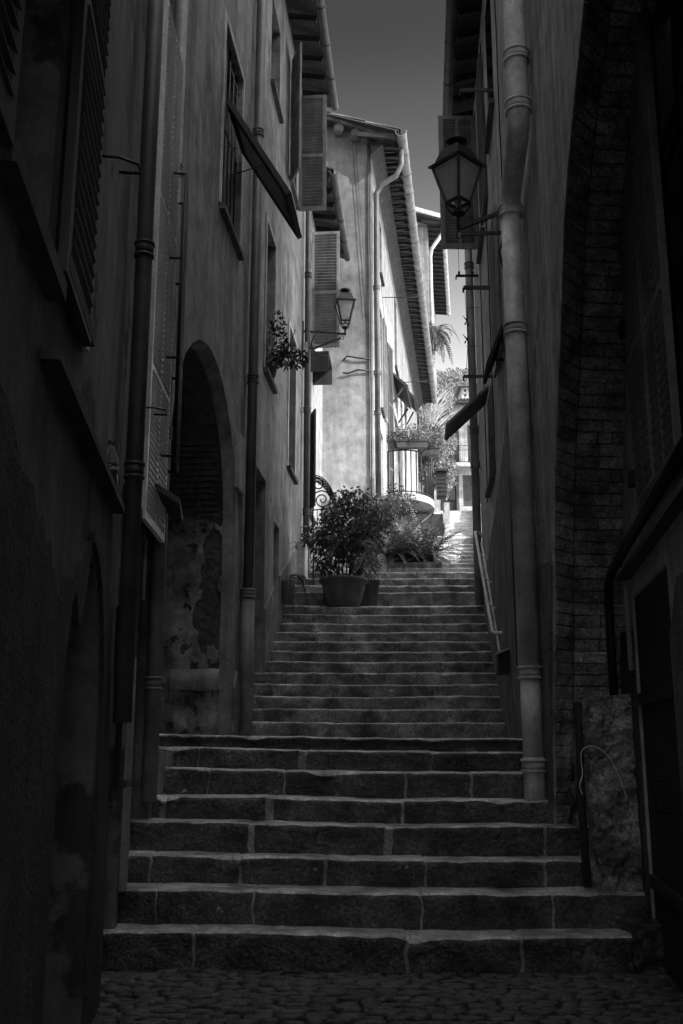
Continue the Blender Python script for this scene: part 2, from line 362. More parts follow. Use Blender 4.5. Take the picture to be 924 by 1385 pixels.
# ------------------------------------------------------------------ ground
def nz(p, s=1.0): return noise.noise(Vector(p)*s)
g = MB(); g.quad((-600,-600,-.06),(600,-600,-.06),(600,900,-.06),(-600,900,-.06)); g.build('ground', dirt, kind='structure')
cb = MB(); y = 1.0; row = 0
while y < 7.3:
    dy = .062+random.uniform(-.01,.01); x = -2.6-random.random()*.1
    while x < 3.2:
        dx = random.uniform(.09,.2); 
        cx0, cx1, cy0, cy1 = x+.006, x+dx-.006, y+.006, y+dy-.006
        h = random.uniform(-.012,.006)+nz((x*.9,y*.9,0))*.02-.004; wob = nz((x*1.3, 3, 1))*.06
        j = lambda: random.uniform(-.006,.006)
        tl = random.uniform(-.006,.006); tr = random.uniform(-.006,.006); i_ = .014
        cb.mesh([(cx0+j(),cy0+wob+j(),-.05),(cx1+j(),cy0+wob+j(),-.05),(cx1+j(),cy1+wob+j(),-.05),(cx0+j(),cy1+wob+j(),-.05),
                 (cx0,cy0+wob,h-.012),(cx1,cy0+wob,h-.012+tr),(cx1,cy1+wob,h-.012+tr),(cx0,cy1+wob,h-.012+tl),
                 (cx0+i_,cy0+wob+i_,h),(cx1-i_,cy0+wob+i_,h+tr),(cx1-i_,cy1+wob-i_,h+tr+tl),(cx0+i_,cy1+wob-i_,h+tl)],
                [(0,1,5,4),(1,2,6,5),(2,3,7,6),(3,0,4,7),(4,5,9,8),(5,6,10,9),(6,7,11,10),(7,4,8,11),(8,9,10,11)], True)
        x += dx
    y += dy; row += 1
cb.build('cobblestone_paving', cobm, kind='structure')

# ------------------------------------------------------------------ stairs
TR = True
def stair_row(mb, X0, X1, Y, Yb, z0, z1, joints, seed, tilt=0, res=.045, amp=.012, nose=.028, over=.0, jw=.022):
    """one riser + tread with worn rounded edge; joints are filled with mortar (material slot 1)"""
    nseg = max(8, int((X1-X0)/res)); xs = [X0+(X1-X0)*i/nseg for i in range(nseg+1)]
    jws = {jx: jw*random.choice((.35,.6,.8,1,1.0,1.9)) for jx in joints}
    for jx in joints: xs += [jx-jws[jx]*1.05, jx-jws[jx]*.6, jx+jws[jx]*.6, jx+jws[jx]*1.05]
    xs = sorted(xs)
    H = z1-z0
    prof = [(0,-.02,0),(0,H*.25,1),(0,H*.5,1),(0,H*.75,1),(-over,H-nose*1.2,1),(-over+nose*.25,H-nose*.4,1),(-over+nose,H,1)]
    nT = 5
    for k in range(1, nT+1): prof.append((-over+nose+(Yb-Y+over-nose+.03)*k/nT, H, 2))
    vs = []; m = len(prof)
    for x in xs:
        jd = 0
        for jx in joints:
            if abs(x-jx) < jws[jx]: jd = .012
        blk = sum(1 for jx in joints if x > jx)
        r1 = nz((blk*3.1, seed*7.7, .5))*.03
        sag = -.012*math.exp(-((x-.3)/1.0)**2)
        for k_, (dy, dz, kd) in enumerate(prof):
            p = Vector((x, Y+dy, z0+dz)); q = Vector((x, seed*5+dy, dz))
            a = nz(q, 7)*amp + nz(q, 22)*amp*.6 + nz(q, 50)*amp*.3
            oy = a + jd + r1 if kd == 1 else 0
            oz = (nz((x*1.2, seed*3.3, 2))*.010 + nz((x*7, seed*3.3+dy*6, 5))*.008+(min(0, nz((x*3.1, seed*9.1, 7))+.30)*.055 if k_ in (4,5) else 0) - jd*.5 + r1*.35 + sag) if kd else 0
            if joints and min(abs(x-jx) for jx in joints) < .06: p.x += nz((seed*3.1+x, dz*11, 2))*.022
            vs.append((p.x, p.y+oy, p.z+oz-tilt*x))
    fs = []; n0 = len(mb.v)
    mb.v += [Vector(v) for v in vs]
    for i in range(len(xs)-1):
        xm = (xs[i]+xs[i+1])/2; mat = 1 if any(abs(xm-jx) < jws[jx]*.8 for jx in joints) else 0
        for k in range(m-1):
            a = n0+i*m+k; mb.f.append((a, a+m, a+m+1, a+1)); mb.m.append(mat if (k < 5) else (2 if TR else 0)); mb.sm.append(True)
def joints_for(X0, X1, lo, hi):
    x = X0+random.uniform(.2, hi); r = []
    while x < X1-.15: r.append(x); x += random.uniform(lo, hi)
    return r
A = [(7.2,.22),(7.5,.45),(7.84,.645),(8.12,.865),(8.4,1.045),(8.75,1.25),(9.05,1.42),(9.35,1.53)]
JX = {0:[266,550,700],1:[215,345,568,745],2:[205,325,440,575,735],3:[340,525,757-20],4:[220,365,545],5:[280,385,550,640],6:[265,410,585],7:[]}
mb = MB()
prev = 0
for i, (Y, z) in enumerate(A):
    Yb = A[i+1][0] if i < 7 else 12.6
    jx = [(px-462)/FL*(Y*CT-.15) for px in JX[i]]
    stair_row(mb, -2.3, 2.6 if i > 2 else 2.5, Y, Yb, prev, z, jx, i+1, tilt=.011, over=.03 if i == 7 else 0, res=.035, amp=.022)
    prev = z
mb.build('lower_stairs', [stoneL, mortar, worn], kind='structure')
# landing edge slab (thin overhanging strip) belongs to the stairs
# upper flight
mb = MB(); B = []
D = 12.5; z = 1.545
for i in range(12):
    B.append((D, z, z+.172)); z += .172; D += .318
for i, (Y, za, zb) in enumerate(B):
    Yb = B[i+1][0] if i < 11 else Y+.318
    stair_row(mb, -1.55, 2.6, Y, Yb, za, zb, joints_for(-1.5, 2.5, .8, 1.8) if random.random() < .9 else [], 20+i, tilt=.003, res=.05, amp=.014, jw=.008, nose=.022)
Zb = z; Db = D    # ~3.61 at ~16.3
cc = []
for i, (dz, t) in enumerate(((.05,.30),(.27,.55),(.20,.5),(.20,.5),(.20,.5))):
    cc.append((Db, Zb, Zb+dz, Db+t)); Db += t; Zb += dz
for i, (Y, za, zb, Yb) in enumerate(cc):
    stair_row(mb, -1.2, 2.75, Y, Yb, za, zb, joints_for(-1.0, 2.5, .8, 1.8), 40+i, res=.06, amp=.012, jw=.008, nose=.02)
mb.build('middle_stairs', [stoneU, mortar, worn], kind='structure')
# far flight, narrower, turning right
mb = MB(); Y = Db; z = Zb
segs = []
for i in range(7): segs.append((Y, z, z+.165, Y+.45)); Y += .45; z += .165
n2 = 24; Yt = 48.0; Zt = 11.9
while len(segs) < 7+n2: 
    dY = (Yt-segs[6][3])/n2; dz = (Zt-segs[6][2])/n2
    segs.append((Y, z, z+dz, Y+dY)); Y += dY; z += dz
for i in range(12): segs.append((Y, z, z+(15.1-Zt)/12, Y+1.0)); Y += 1.0; z += (15.1-Zt)/12
for i, (Y0, za, zb, Y1) in enumerate(segs):
    stair_row(mb, (.102*Y0-.2) if i > 3 else -.9, .138*Y0+.9, Y0, Y1, za, zb, [], 60+i, res=.3, amp=.02, nose=.03)
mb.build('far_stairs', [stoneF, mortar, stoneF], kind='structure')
Yend, Zend = Y, z

# ------------------------------------------------------------------ LEFT NEAR BUILDING
b = empty('stone_house', PN.pt(5.5, 0), 'dark near house on the left with a pointed cellar doorway and peeling plaster', 'house')
arch = []
for k in range(0, 13):
    a = PI*k/12; arch.append((4.95+.66*math.cos(a), 1.55+.86*math.sin(a)))
arch = [(5.61,-.05)]+arch+[(4.29,-.05)]
winsN = [(2.55,3.35,3.15,5.6),(3.5,4.15,3.3,5.9),(6.45,7.15,3.15,7.6)]
doorN = [(6.35,-.05),(7.30,-.05),(7.30,2.35),(6.35,2.35)]
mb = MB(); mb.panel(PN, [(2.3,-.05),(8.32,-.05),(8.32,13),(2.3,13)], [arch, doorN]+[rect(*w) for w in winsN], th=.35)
mb.quad(PN.pt(8.32,0,0), PN.pt(8.32,13,0), PN.pt(8.32,13,-4), PN.pt(8.32,0,-4))
mb.quad(PN.pt(2.3,-.05,0), PN.pt(2.3,13,0), (-3.2,2.3,13), (-3.2,2.3,-.05))
mb.box(-9,-3.2,-3.2,8.2,-.05,13)
mb.wbox(PN, 2.3, 8.3, 12.8, 13.1, -2, .4)
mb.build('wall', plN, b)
# roughcast base: torn upper edge
top = []
a = 2.0
pl = [(2.0,2.3),(2.6,2.5),(3.2,2.35),(3.7,2.2),(4.0,2.0),(4.35,2.25),(4.6,2.0),(4.95,2.55),(5.4,2.5),(5.9,2.2),(6.1,1.6),(6.25,1.1),(6.32,.9)]
mb = MB()
pl2 = []
for i in range(len(pl)-1):
    for k in range(5):
        t = k/5; aa = pl[i][0]+(pl[i+1][0]-pl[i][0])*t; zz = pl[i][1]+(pl[i+1][1]-pl[i][1])*t
        pl2.append((aa, zz+random.uniform(-.05,.05)))
# polygon around the arch
out = [(2.0,-.05),(4.2,-.05)]+[(4.95+.75*math.cos(PI-PI*k/10), 1.55+.93*math.sin(PI-PI*k/10)) for k in range(11)]+[(5.7,-.05),(6.32,-.05)]+list(reversed(pl2))
out = [(a_, min(z_, 9)) for a_, z_ in out]
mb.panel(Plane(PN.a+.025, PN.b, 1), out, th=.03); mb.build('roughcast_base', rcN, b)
mb = MB(); mb.wbox(PN, 3.35, 5.85, 2.83, 2.87, -.02, .075); led = mb.build('ledge', sillm, b)
mb = MB(); mb.wbox(PN, 4.25, 5.65, 0, 2.6, -.34, -.28)
for i in range(9): mb.wbox(PN, 4.3+i*.15, 4.43+i*.15, .02, 2.5, -.279, -.262)
mb.build('cellar_door', woodD, b)
mb = MB(); mb.wbox(PN, 6.3, 7.35, .2, 2.4, -.34, -.28); 
for zz in (.5, 1.5): mb.wbox(PN, 6.42, 7.22, zz, zz+.75, -.279, -.26)
mb.build('door', woodD, b)
for w_ in winsN: window(b, PN, *w_, recess=.2, frame=shutD, bars=0)
# shutters of the near house
shutter('shutter', b, PN.pt(3.40, 3.2, .05), PN.u, .72, 2.5, shutD, cols=1, rows=(.5,))
shutter('shutter', b, PN.pt(2.45, 3.1, .05), -PN.u, .75, 2.6, shutD, cols=1, rows=(.5,))
mb = MB()
for (ya, yb) in ((4.16,4.19),(4.24,4.255),(4.30,4.325)): mb.wbox(PN, ya, yb, 3.25, 7.4, .004, .03)
for za in (3.25, 4.9): mb.wbox(PN, 4.192, 4.298, za, za+.06, .004, .025)
mb.build('window_frame', brightp, b)
sdir = (PN.u+PN.n*.10).normalized()
shutter('shutter', b, PN.pt(7.18, 3.1, .07), sdir, .95, 4.5, brightp, cols=2, rows=(.27,.60), fr=.05, slat=.05)
# light trim strips beside the door
mb = MB(); mb.wbox(PN, 7.42, 7.56, .46, 1.16, .002, .05); mb.wbox(PN, 7.42, 7.56, 1.22, 2.1, .002, .045); mb.build('door_jamb', plL2, b)
# hood over the door recess
mb = MB()
p = [PN.pt(7.55,3.55,.0), PN.pt(8.25,3.55,.0), PN.pt(8.25,3.35,.32), PN.pt(7.55,3.35,.32)]
mb.hexa([q-Vector((0,0,.05)) for q in p]+p); mb.wbox(PN, 7.58, 7.64, 3.0, 3.45, .0, .06); mb.wbox(PN, 8.17, 8.23, 3.0, 3.45, .0, .06)
mb.build('door_hood', shutD, b)
# iron window cage
mb = MB()
for i in range(7): 
    t = i/6; mb.tube([PN.pt(7.75+.5*t, 3.75, .26), PN.pt(7.75+.5*t, 6.3, .26)], .011, 6)
for i in range(3): mb.tube([PN.pt(8.25, 3.75, .06+.08*i), PN.pt(8.25, 6.3, .06+.08*i)], .011, 6)
for zz in (3.75, 4.6, 5.5, 6.3): mb.tube([PN.pt(7.75, zz, 0), PN.pt(7.75, zz, .26), PN.pt(8.25, zz, .26), PN.pt(8.25, zz, 0)], .014, 6)
mb.build('window_cage', iron, b)
drain(b, [PN.pt(6.05, 1.6, .1), PN.pt(6.05, 4.2, .1), PN.pt(5.98, 5, .1), PN.pt(5.98, 10, .1)], .055, pipeD, (3.1, 4.6, 7.0))
drain(b, [PN.pt(6.3, 1.2, .06), PN.pt(6.3, 8, .06)], .02, pipeD, ())
drain(b, [PN.pt(8.28, 1.02, .13), PN.pt(8.28, 3.2, .13), PN.pt(8.28, 12, .13)], .062, pipe, (1.9, 4.05, 6.6))
drain(b, [PN.pt(7.95, 2.6, .04), PN.pt(7.95, 3.05, .04), PN.pt(8.0, 3.1, .04)], .014, white, (), name='conduit')
# rings and hooks on the wall
for (yy, zz) in ((4.3,4.25),(4.4,6.2),(7.15,3.95)):
    mb = MB()
    q = PN.pt(yy, zz, 0); mb.tube([q, q+PN.n*.12, q+PN.n*.2+Vector((0,.05,0)), q+PN.n*.2+Vector((0,.1,-.02)), q+PN.n*.1+Vector((0,.1,-.02))], .008, 5)
    mb.build('shutter_hook', iron, b)
# bottle
bp = PN.pt(5.38, 2.87, .03)
BS = 1.4
bt = local_root('bottle', bp, 'small half empty soft drink bottle with dark label standing on the wall ledge', 'bottle')
mb = MB(); mb.lathe((0,0,0), [(.026,0),(.031,.008),(.031,.055),(.030,.09),(.031,.10),(.028,.125),(.016,.155),(.012,.165),(.012,.178)], 20); mb.build('bottle_body', plastic, bt)
mb = MB(); mb.lathe((0,0,0), [(.027,.004),(.028,.05),(.028,.098)], 20); mb.build('drink', cola, bt)
mb = MB(); mb.lathe((0,0,0), [(.0315,.055),(.0318,.057),(.0318,.098),(.0315,.1)], 24); lb = mb.build('bottle_label', lab, bt)
mb = MB(); mb.lathe((0,0,0), [(.014,.178),(.0145,.18),(.0145,.194),(.012,.197)], 16); mb.build('bottle_cap', lab, bt)
cu = bpy.data.curves.new('label_text', 'FONT'); cu.body = 'Coca'; cu.size = .026; cu.shear = .4; cu.extrude = .0004; cu.align_x = 'CENTER'
to = bpy.data.objects.new('label_text', cu); C.objects.link(to); to.parent = lb; to.location = (.013,-.0325,.070); to.rotation_euler = (PI/2, 0, R(22)); cu.materials.append(wr)
bpy.context.view_layer.update(); tm = bpy.data.meshes.new_from_object(to.evaluated_get(bpy.context.evaluated_depsgraph_get())); t2 = bpy.data.objects.new('lettering', tm); C.objects.link(t2); t2.parent = lb; bt.scale = (BS,BS,BS); t2.location = to.location; t2.rotation_euler = to.rotation_euler; bpy.data.objects.remove(to)

# ------------------------------------------------------------------ LEFT MIDDLE BUILDING
b = empty('plaster_house', PL.pt(13, 1.5), 'grey plaster house on the left with walled-up arch and tall drainpipe', 'house')
b1 = b
narch = []
for k in range(0, 17):
    a = PI*k/16; narch.append((10.1+1.58*math.cos(a), 4.0+1.6*math.sin(a)))
narch = [(11.68,1.4)]+narch+[(8.52,1.4)]
W1 = (10.3,11.45,7.45,9.9); W2 = (13.6,14.45,6.75,9.1); W3 = (13.75,14.7,11.6,13.2); W4 = (16.2,17.1,6.0,8.55); W5 = (16.0,16.95,11.3,13.5)
D1 = (13.1,13.95,1.7,5.15); D2 = (14.8,15.35,3.4,4.75)
mb = MB(); mb.panel(PL, [(8.3,-.05),(18.3,-.05),(18.3,14.3),(8.3,14.3)], [narch]+[rect(*w) for w in (W1,W2,W3,W4,W5,D1,D2)], th=.35)
mb.quad(PL.pt(8.3,-.05,0), PL.pt(8.3,14.3,0), PL.pt(8.3,14.3,-6), PL.pt(8.3,-.05,-6))
mb.quad(PL.pt(18.3,-.05,0), PL.pt(18.3,14.3,0), PL.pt(18.3,14.3,-6), PL.pt(18.3,-.05,-6))
mb.build('wall', plL, b)
# deep recess behind the arch: rough peeled reveal that faces down the alley
NCY, NCZ, NR, NRZ = 10.1, 4.0, 1.58, 1.6
def arcpt(t):      # t: 0..1 jamb bottom to springing, 1..2 quarter arch to the apex, 2..3 down to the near springing
    if t <= 1: return NCY+NR, 1.4+(NCZ-1.4)*t, Vector((0,-1,0))
    a = (t-1)*PI/2; return NCY+NR*math.cos(a), NCZ+NRZ*math.sin(a), Vector((0,-math.cos(a),-math.sin(a)))
def peeled(Z_, d):
    v = nz((d*1.6, Z_*1.0, 3), 1.3)+.45*nz((d*2, Z_, 5), 3.2)+.25*nz((d*2, Z_, 8), 8)
    return v > .27 or (4.1+.25*nz((d*3, 2, 1)) < Z_ < 5.15)
def nich(t, d, off=0.0):
    Y_, Z_, nv = arcpt(t)
    sp_ = .10*min(1, d/.14)      # splay
    p = PL.pt(Y_, Z_, -d)
    q = p + nv*(sp_*.6)
    if d > .15:
        q += nv*(.02*nz(p, 4)+(.012*nz(p, 16) if peeled(Z_, d) else .004*nz(p, 14))-.012-(.032 if peeled(Z_, d) else 0))
    return q+nv*off
mb = MB(); nt_, nd_ = 460, 130; vs = []
for j in range(nt_+1):
    for i in range(nd_+1): vs.append(nich(3*j/nt_, 1.35*(i/nd_)))
n0 = len(mb.v); mb.v += vs
for j in range(nt_):
    for i in range(nd_):
        q = j*(nd_+1)+i; dd = 1.35*(i+.5)/nd_; mb.f.append((n0+q, n0+q+1, n0+q+nd_+2, n0+q+nd_+1)); Z_ = arcpt(3*j/nt_)[1]
        mb.m.append(0 if dd < .15 else (2 if (peeled(Z_, dd) or Z_ > 5.1) else 1)); mb.sm.append(True)  # top of the arch gets the dark brick to paint in soffit shade
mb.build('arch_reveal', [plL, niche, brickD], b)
mb = MB(); mb.wbox(PL, 8.2, 12, 1.3, 5.8, -1.5, -1.34); mb.build('recess_back', niche, b)
mb = MB(); t = .98
while arcpt(t)[1] < 4.98:
    dd = .17+random.uniform(0,.1); t2_ = t+.030
    while dd < 1.1:
        L_ = random.uniform(.2,.28); o_ = random.uniform(.0,.02)
        if nz((dd*1.5, arcpt(t)[1]*1.3, 9)) > -.22:
            a = [nich(t+.002,dd,.0), nich(t+.002,dd+L_-.02,.0), nich(t2_-.006,dd+L_-.02,.0), nich(t2_-.006,dd,.0)]; nv = arcpt(t)[2]
            mb.hexa([v-nv*.02 for v in a]+[v+nv*(.028+o_) for v in a])
        dd += L_
    t = t2_
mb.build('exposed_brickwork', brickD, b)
mb = MB(); vs = []; fs = []   # half-round stone sill on the far jamb
for i in range(25):
    for k in range(15):
        a = 2*PI*k/15; q = nich(.28, .12+.58*i/24)+Vector((0, -.07+.12*math.cos(a), .05+.12*math.sin(a))); q += Vector((1,1,1))*nz(q, 9)*.012; vs.append(q)
for i in range(24):
    for k in range(15): fs.append((i*15+k, i*15+(k+1)%15, (i+1)*15+(k+1)%15, (i+1)*15+k))
fs.append(tuple(range(15))); fs.append(tuple(range(360,375)))
mb.mesh(vs, fs, True); mb.build('round_stone_ledge', plL2, b)
# dado following the steps
mb = MB()
def zst(Y):
    return 1.5 if Y < 12.5 else min(3.6+(max(Y-16.3,0))*.4, 1.55+(Y-12.5)/.318*.172) if Y < 16.3 else 3.65+(Y-16.3)*.4
o_ = [(11.75,1.4),(18.28,1.4),(18.28,4.95),(17.6,4.88),(15.36,4.0),(15.36,3.4),(14.79,3.4),(14.79,3.75),(13.96,3.3),(13.96,1.6),(13.09,1.6),(13.09,2.6),(12.6,2.3),(12.2,2.15),(11.9,2.3),(11.75,2.1)]
mb.panel(Plane(PL.a+.03, PL.b, 1), o_, th=.035); mb.build('stone_dado', dado, b)
window(b, PL, *W1, recess=.2, bars=5, frame=shutM, surround=white); window(b, PL, *W2, surround=plL2); window(b, PL, *W3); window(b, PL, *W4, surround=white, sillmat=woodD); window(b, PL, *W5, frame=shutM)
mb = MB(); mb.wbox(PL, D1[0], D1[1], D1[2], D1[3], -.34, -.28); 
for zz in (2.3,3.3,4.2): mb.wbox(PL, D1[0]+.12, D1[1]-.12, zz, zz+.7, -.279, -.262)
mb.build('door', woodD, b)
mb = MB(); mb.wbox(PL, D2[0], D2[1], D2[2], D2[3], -.33, -.27); mb.wbox(PL, D2[0]+.1, D2[1]-.1, D2[2]+.1, D2[3]-.1, -.269, -.255); mb.build('cellar_hatch', woodD, b)
# propped flap of window 1
h0 = PL.pt(10.35, 8.85, .04); dn = (PL.n*.74+Vector((0,0,-1.25))).normalized()
shutter('propped_flap', b, h0+PL.u*0, dn, 1.46, 1.05, woodD, cols=1, rows=(), fr=.15, th=.06, tilt=.7, updir=PL.u, slat=.045)
mb = MB(); q0 = PL.pt(10.6, 8.0, .0); mb.tube([q0, h0+dn*1.0], .007, 5); mb.build('flap_stay', iron, b)
# upper window: one leaf wide open facing down the alley, the other half folded back
shutter('shutter', b, PL.pt(17.0, 11.2, .04), PL.n, .52, 2.45, shutM, cols=1, rows=(.47,), fr=.065)
shutter('shutter', b, PL.pt(15.95, 11.15, .04), (PL.n*.45-PL.u).normalized(), .52, 2.5, shutM, cols=1, rows=(.47,), fr=.065)
pp = PL.pt(12.5, 1.5, .1)
drain(b, [PL.pt(12.15,1.55,.09), PL.pt(12.15,3.28,.09)], .082, pipe, (3.2,), n=16)
drain(b, [PL.pt(12.15,3.28,.09), PL.pt(12.2,6.0,.09), PL.pt(12.25,14,.09)], .066, pipeD, (6.0, 9.6, 12.4), n=16)
drain(b, [PL.pt(18.15,3.9,.1), PL.pt(18.15,14.2,.1)], .062, pipeD, (5.6, 7.6, 10.4), n=14)
# eave with rafters and gutter
def eave(b, P, Y0, Y1, z, over, back=3.5, rise=.32, mt=tile, raf=.55, gut=True, gr=.075, gmat=None):
    rfs = []
    for i in range(int((Y1-Y0)/raf)+1):
        mb = MB(); yy = Y0+.1+i*raf
        if yy > Y1-.05: break
        p0 = P.pt(yy, z+.12, -.3); p1 = P.pt(yy, z-.02, over-.04); mb.beam(p0, p1, .09, .12); rfs.append(mb)
    mb = MB()
    mb.hexa([P.pt(Y0,z+.06,over),P.pt(Y1,z+.06,over),P.pt(Y1,z+.06+rise*(over+back),-back),P.pt(Y0,z+.06+rise*(over+back),-back),
             P.pt(Y0,z+.10,over),P.pt(Y1,z+.10,over),P.pt(Y1,z+.10+rise*(over+back),-back),P.pt(Y0,z+.10+rise*(over+back),-back)])
    rf = mb.build('roof', soff, b)
    for m_ in rfs: sub(m_, 'rafter', woodD, rf)
    mb = MB(); nT = int((Y1-Y0)/.2); L_ = over+back
    for i in range(nT):
        yy = Y0+(Y1-Y0)*(i+.5)/nT; m = 6
        for k in range(6):
            d0 = over+.05-L_*k/6; d1 = over-L_*(k+1)/6-.05
            zz0 = z+.12+rise*(over-d0)+.02; zz1 = z+.12+rise*(over-d1)
            vs = []; fs = []
            for (dd, z_, rr) in ((d0, zz0, .085), (d1, zz1, .07)):
                for q in range(7):
                    a = PI*q/6; vs.append(P.pt(yy+rr*math.cos(a), z_+rr*math.sin(a)*.9, dd))
            for q in range(6): fs.append((q, q+1, q+8, q+7))
            fs.append(tuple(range(7)))
            mb.mesh(vs, fs, True)
    sub(mb, 'roof_tiles', mt, rf)
    if gut:
        mb = MB(); nG = max(2, int((Y1-Y0)/.9)); pts = []
        for s_ in range(nG):
            ya = Y0+(Y1-Y0)*s_/nG; yb = Y0+(Y1-Y0)*(s_+1)/nG
            vs = []; fs = []
            for yy, rr in ((ya, gr), (yb, gr*.97)):
                for q in range(9):
                    a = PI+PI*q/8; vs.append(P.pt(yy, z+.07+rr*math.sin(a), over+.06+rr*math.cos(a)*1.0))
            for q in range(8): fs.append((q, q+1, q+10, q+9))
            mb.mesh(vs, fs, True)
            mb.tube([P.pt(ya, z+.07+gr*1.06*math.sin(a_), over+.06+gr*1.06*math.cos(a_)) for a_ in [PI+PI*q/8 for q in range(9)]], .009, 5)
        sub(mb, 'gutter', gmat or pipeD, rf)
    return rf
eave(b, PL, 9.5, 18.35, 14.25, .55)

# ------------------------------------------------------------------ LEFT SECOND BUILDING
b = empty('narrow_house', PL.pt(20, 3.6), 'narrow pale house with one open louvred shutter behind the wall lantern', 'house')
X1 = (19.5,20.6,9.5,12.1); X2 = (19.6,20.5,6.0,8.0)
mb = MB(); P2 = Plane(PL.a-.03, PL.b, 1)
mb.panel(P2, [(18.3,-.05),(22.35,-.05),(22.35,12.85),(18.3,12.85)], [rect(*X1), rect(*X2)], th=.35)
mb.build('wall', plL2, b)
window(b, P2, *X1, frame=shutM); window(b, P2, *X2, sillmat=woodD)
shutter('shutter', b, P2.pt(19.55, 9.5, .04), P2.n, .60, 2.65, shutM, cols=1, rows=(.47,), fr=.065)
shutter('shutter', b, P2.pt(19.5, 6.0, .04), (P2.n*.35-P2.u).normalized(), .45, 2.0, woodD, cols=1, rows=(.5,), fr=.05)
mb = MB(); mb.wbox(P2, 19.45, 20.3, 9.30, 9.38, 0, .42); 
mb.obox(P2.pt(19.45,9.30,0), P2.n*.42, P2.u*.05, Vector((0,0,-.35))); mb.obox(P2.pt(20.25,9.30,0), P2.n*.42, P2.u*.05, Vector((0,0,-.35)))
mb.build('window_box_shelf', woodD, b)
mb = MB(); mb.panel(Plane(P2.a+.03, P2.b, 1), [(18.42,2.4),(22.3,2.4),(22.3,6.4),(18.42,5.1)], th=.035); mb.build('stone_dado', dado, b)
eave(b, P2, 18.4, 22.2, 12.8, .55, gmat=pipeD)

# ------------------------------------------------------------------ GABLED BUILDING
GY = 22.35
b = empty('gabled_house', (.77, GY, 5), 'tall pale house with stained blank gable wall and long shaded eave', 'house')
gx1 = PF.x(GY)
G = Cross(GY)
mb = MB(); mb.panel(G, [(-5,-.05),(gx1,-.05),(gx1,16.15),(-1.0,17.6),(-5,19.2)], th=.3); gw = mb.build('gable_wall', gab, b)
fw = [(24.4,25.0,13.6,15.2),(24.3,24.9,9.8,12.6),(25.6,26.2,7.2,12.4),(28.6,30.2,6.7,11.2),(31.5,32.6,8.7,12.7),(29.3,30.2,12.9,15.3),(33.5,34.6,9.0,13.0),(24.2,25.0,6.9,9.2)]
mb = MB(); mb.panel(PF, [(GY,-.05),(42,-.05),(42,16.15),(GY,16.15)], [rect(*w) for w in fw], th=.3)
mb.quad(PF.pt(42,0,0), PF.pt(42,16.15,0), PF.pt(42,18.0,-5), PF.pt(42,0,-5))
mb.build('wall', fac, b)
for i, w in enumerate(fw): window(b, PF, *w, recess=.1, frame=shutM, pane=woodD if i in (2,3) else glass, surround=white if i in (3,) else None, sillmat=woodD)
shutter('shutter', b, PF.pt(25.0, 9.8, .03), (PF.u+PF.n*.05), .6, 2.8, shutM, rows=(.5,))
shutter('shutter', b, PF.pt(26.2, 7.2, .03), (PF.u+PF.n*.15), .6, 5.2, shutD, rows=(.3,.66))
shutter('shutter', b, PF.pt(30.2, 7.0, .03), (PF.u+PF.n*.06), .6, 4.2, shutM, rows=(.5,))
for (ya, yb, zz, dd) in ((28.3,30.4,12.25,.42),(33.2,34.7,13.6,.36)):
    mb = MB(); mb.hexa([PF.pt(ya,zz,0),PF.pt(yb,zz,0),PF.pt(yb,zz-.45,dd),PF.pt(ya,zz-.45,dd),PF.pt(ya,zz+.07,0),PF.pt(yb,zz+.07,0),PF.pt(yb,zz-.38,dd),PF.pt(ya,zz-.38,dd)])
    for k in range(9):
        yy = ya+(yb-ya)*(k+.5)/9; mb.beam(PF.pt(yy,zz+.06,0), PF.pt(yy,zz-.38,dd+.03), .10, .05)
    mb.beam(PF.pt(ya+.05,zz-.9,0), PF.pt(ya+.05,zz-.42,dd-.1), .05, .05); mb.beam(PF.pt(yb-.05,zz-.9,0), PF.pt(yb-.05,zz-.42,dd-.1), .05, .05)
    mb.build('window_awning', woodD, b)
eave(b, PF, 21.9, 42, 16.05, .72, back=4.5, rise=.36, raf=.42, gr=.13, gmat=pipe)
mb = MB()   # plastered cove under the eave
mb.hexa([PF.pt(GY-.1,15.72,.003),PF.pt(42,15.72,.003),PF.pt(42,16.02,.003),PF.pt(GY-.1,16.02,.003),PF.pt(GY-.1,15.80,.06),PF.pt(42,15.80,.06),PF.pt(42,16.02,.30),PF.pt(GY-.1,16.02,.30)])
for k in range(90): 
    yy = GY+(42-GY)*k/90; mb.wbox(PF, yy, yy+.04, 15.99, 16.04, .31, .55)
mb.build('eave_brickwork', soff, b)
mb = MB()    # rake tiles along the gable top
for i in range(9):
    x0 = gx1+.15-i*.55; z0_ = 16.35+(gx1-x0)*.36
    vs = []; fs = []
    for (xx, zz, rr) in ((x0, z0_, .10),(x0-.62, z0_+.62*.36+.05, .085)):
        for q in range(9): a = PI*q/8; vs.append((xx, GY-.16+rr*math.cos(a), zz+rr*math.sin(a)))
    for q in range(8): fs.append((q,q+1,q+10,q+9))
    fs.append(tuple(range(9))); mb.mesh(vs, fs, True)
mb.hexa([(gx1+.3,GY-.25,16.2),(-4.5,GY-.25,18.0),(-4.5,GY+.2,18.0),(gx1+.3,GY+.2,16.2),(gx1+.3,GY-.25,16.33),(-4.5,GY-.25,18.13),(-4.5,GY+.2,18.13),(gx1+.3,GY+.2,16.33)])
for i in range(10):
    x0 = gx1-.4-i*.42; mb.tube([(x0,GY-.22,16.14+(gx1-x0)*.36),(x0,GY+.1,16.14+(gx1-x0)*.36)], .13, 10)
mb.build('rake_tiles', tile, b)
# downpipe with swan neck
q = lambda d, z_: PF.pt(GY+.12, z_, d)
gpipe = pipeD
drain(b, [q(.74,15.95), q(.74,15.55), q(.60,15.25), q(.25,15.05), q(.1,14.8), q(.1,14.0), q(.09,12.0), q(.09,6.2)], .07, gpipe, (12.2, 10.0, 9.0), n=12)
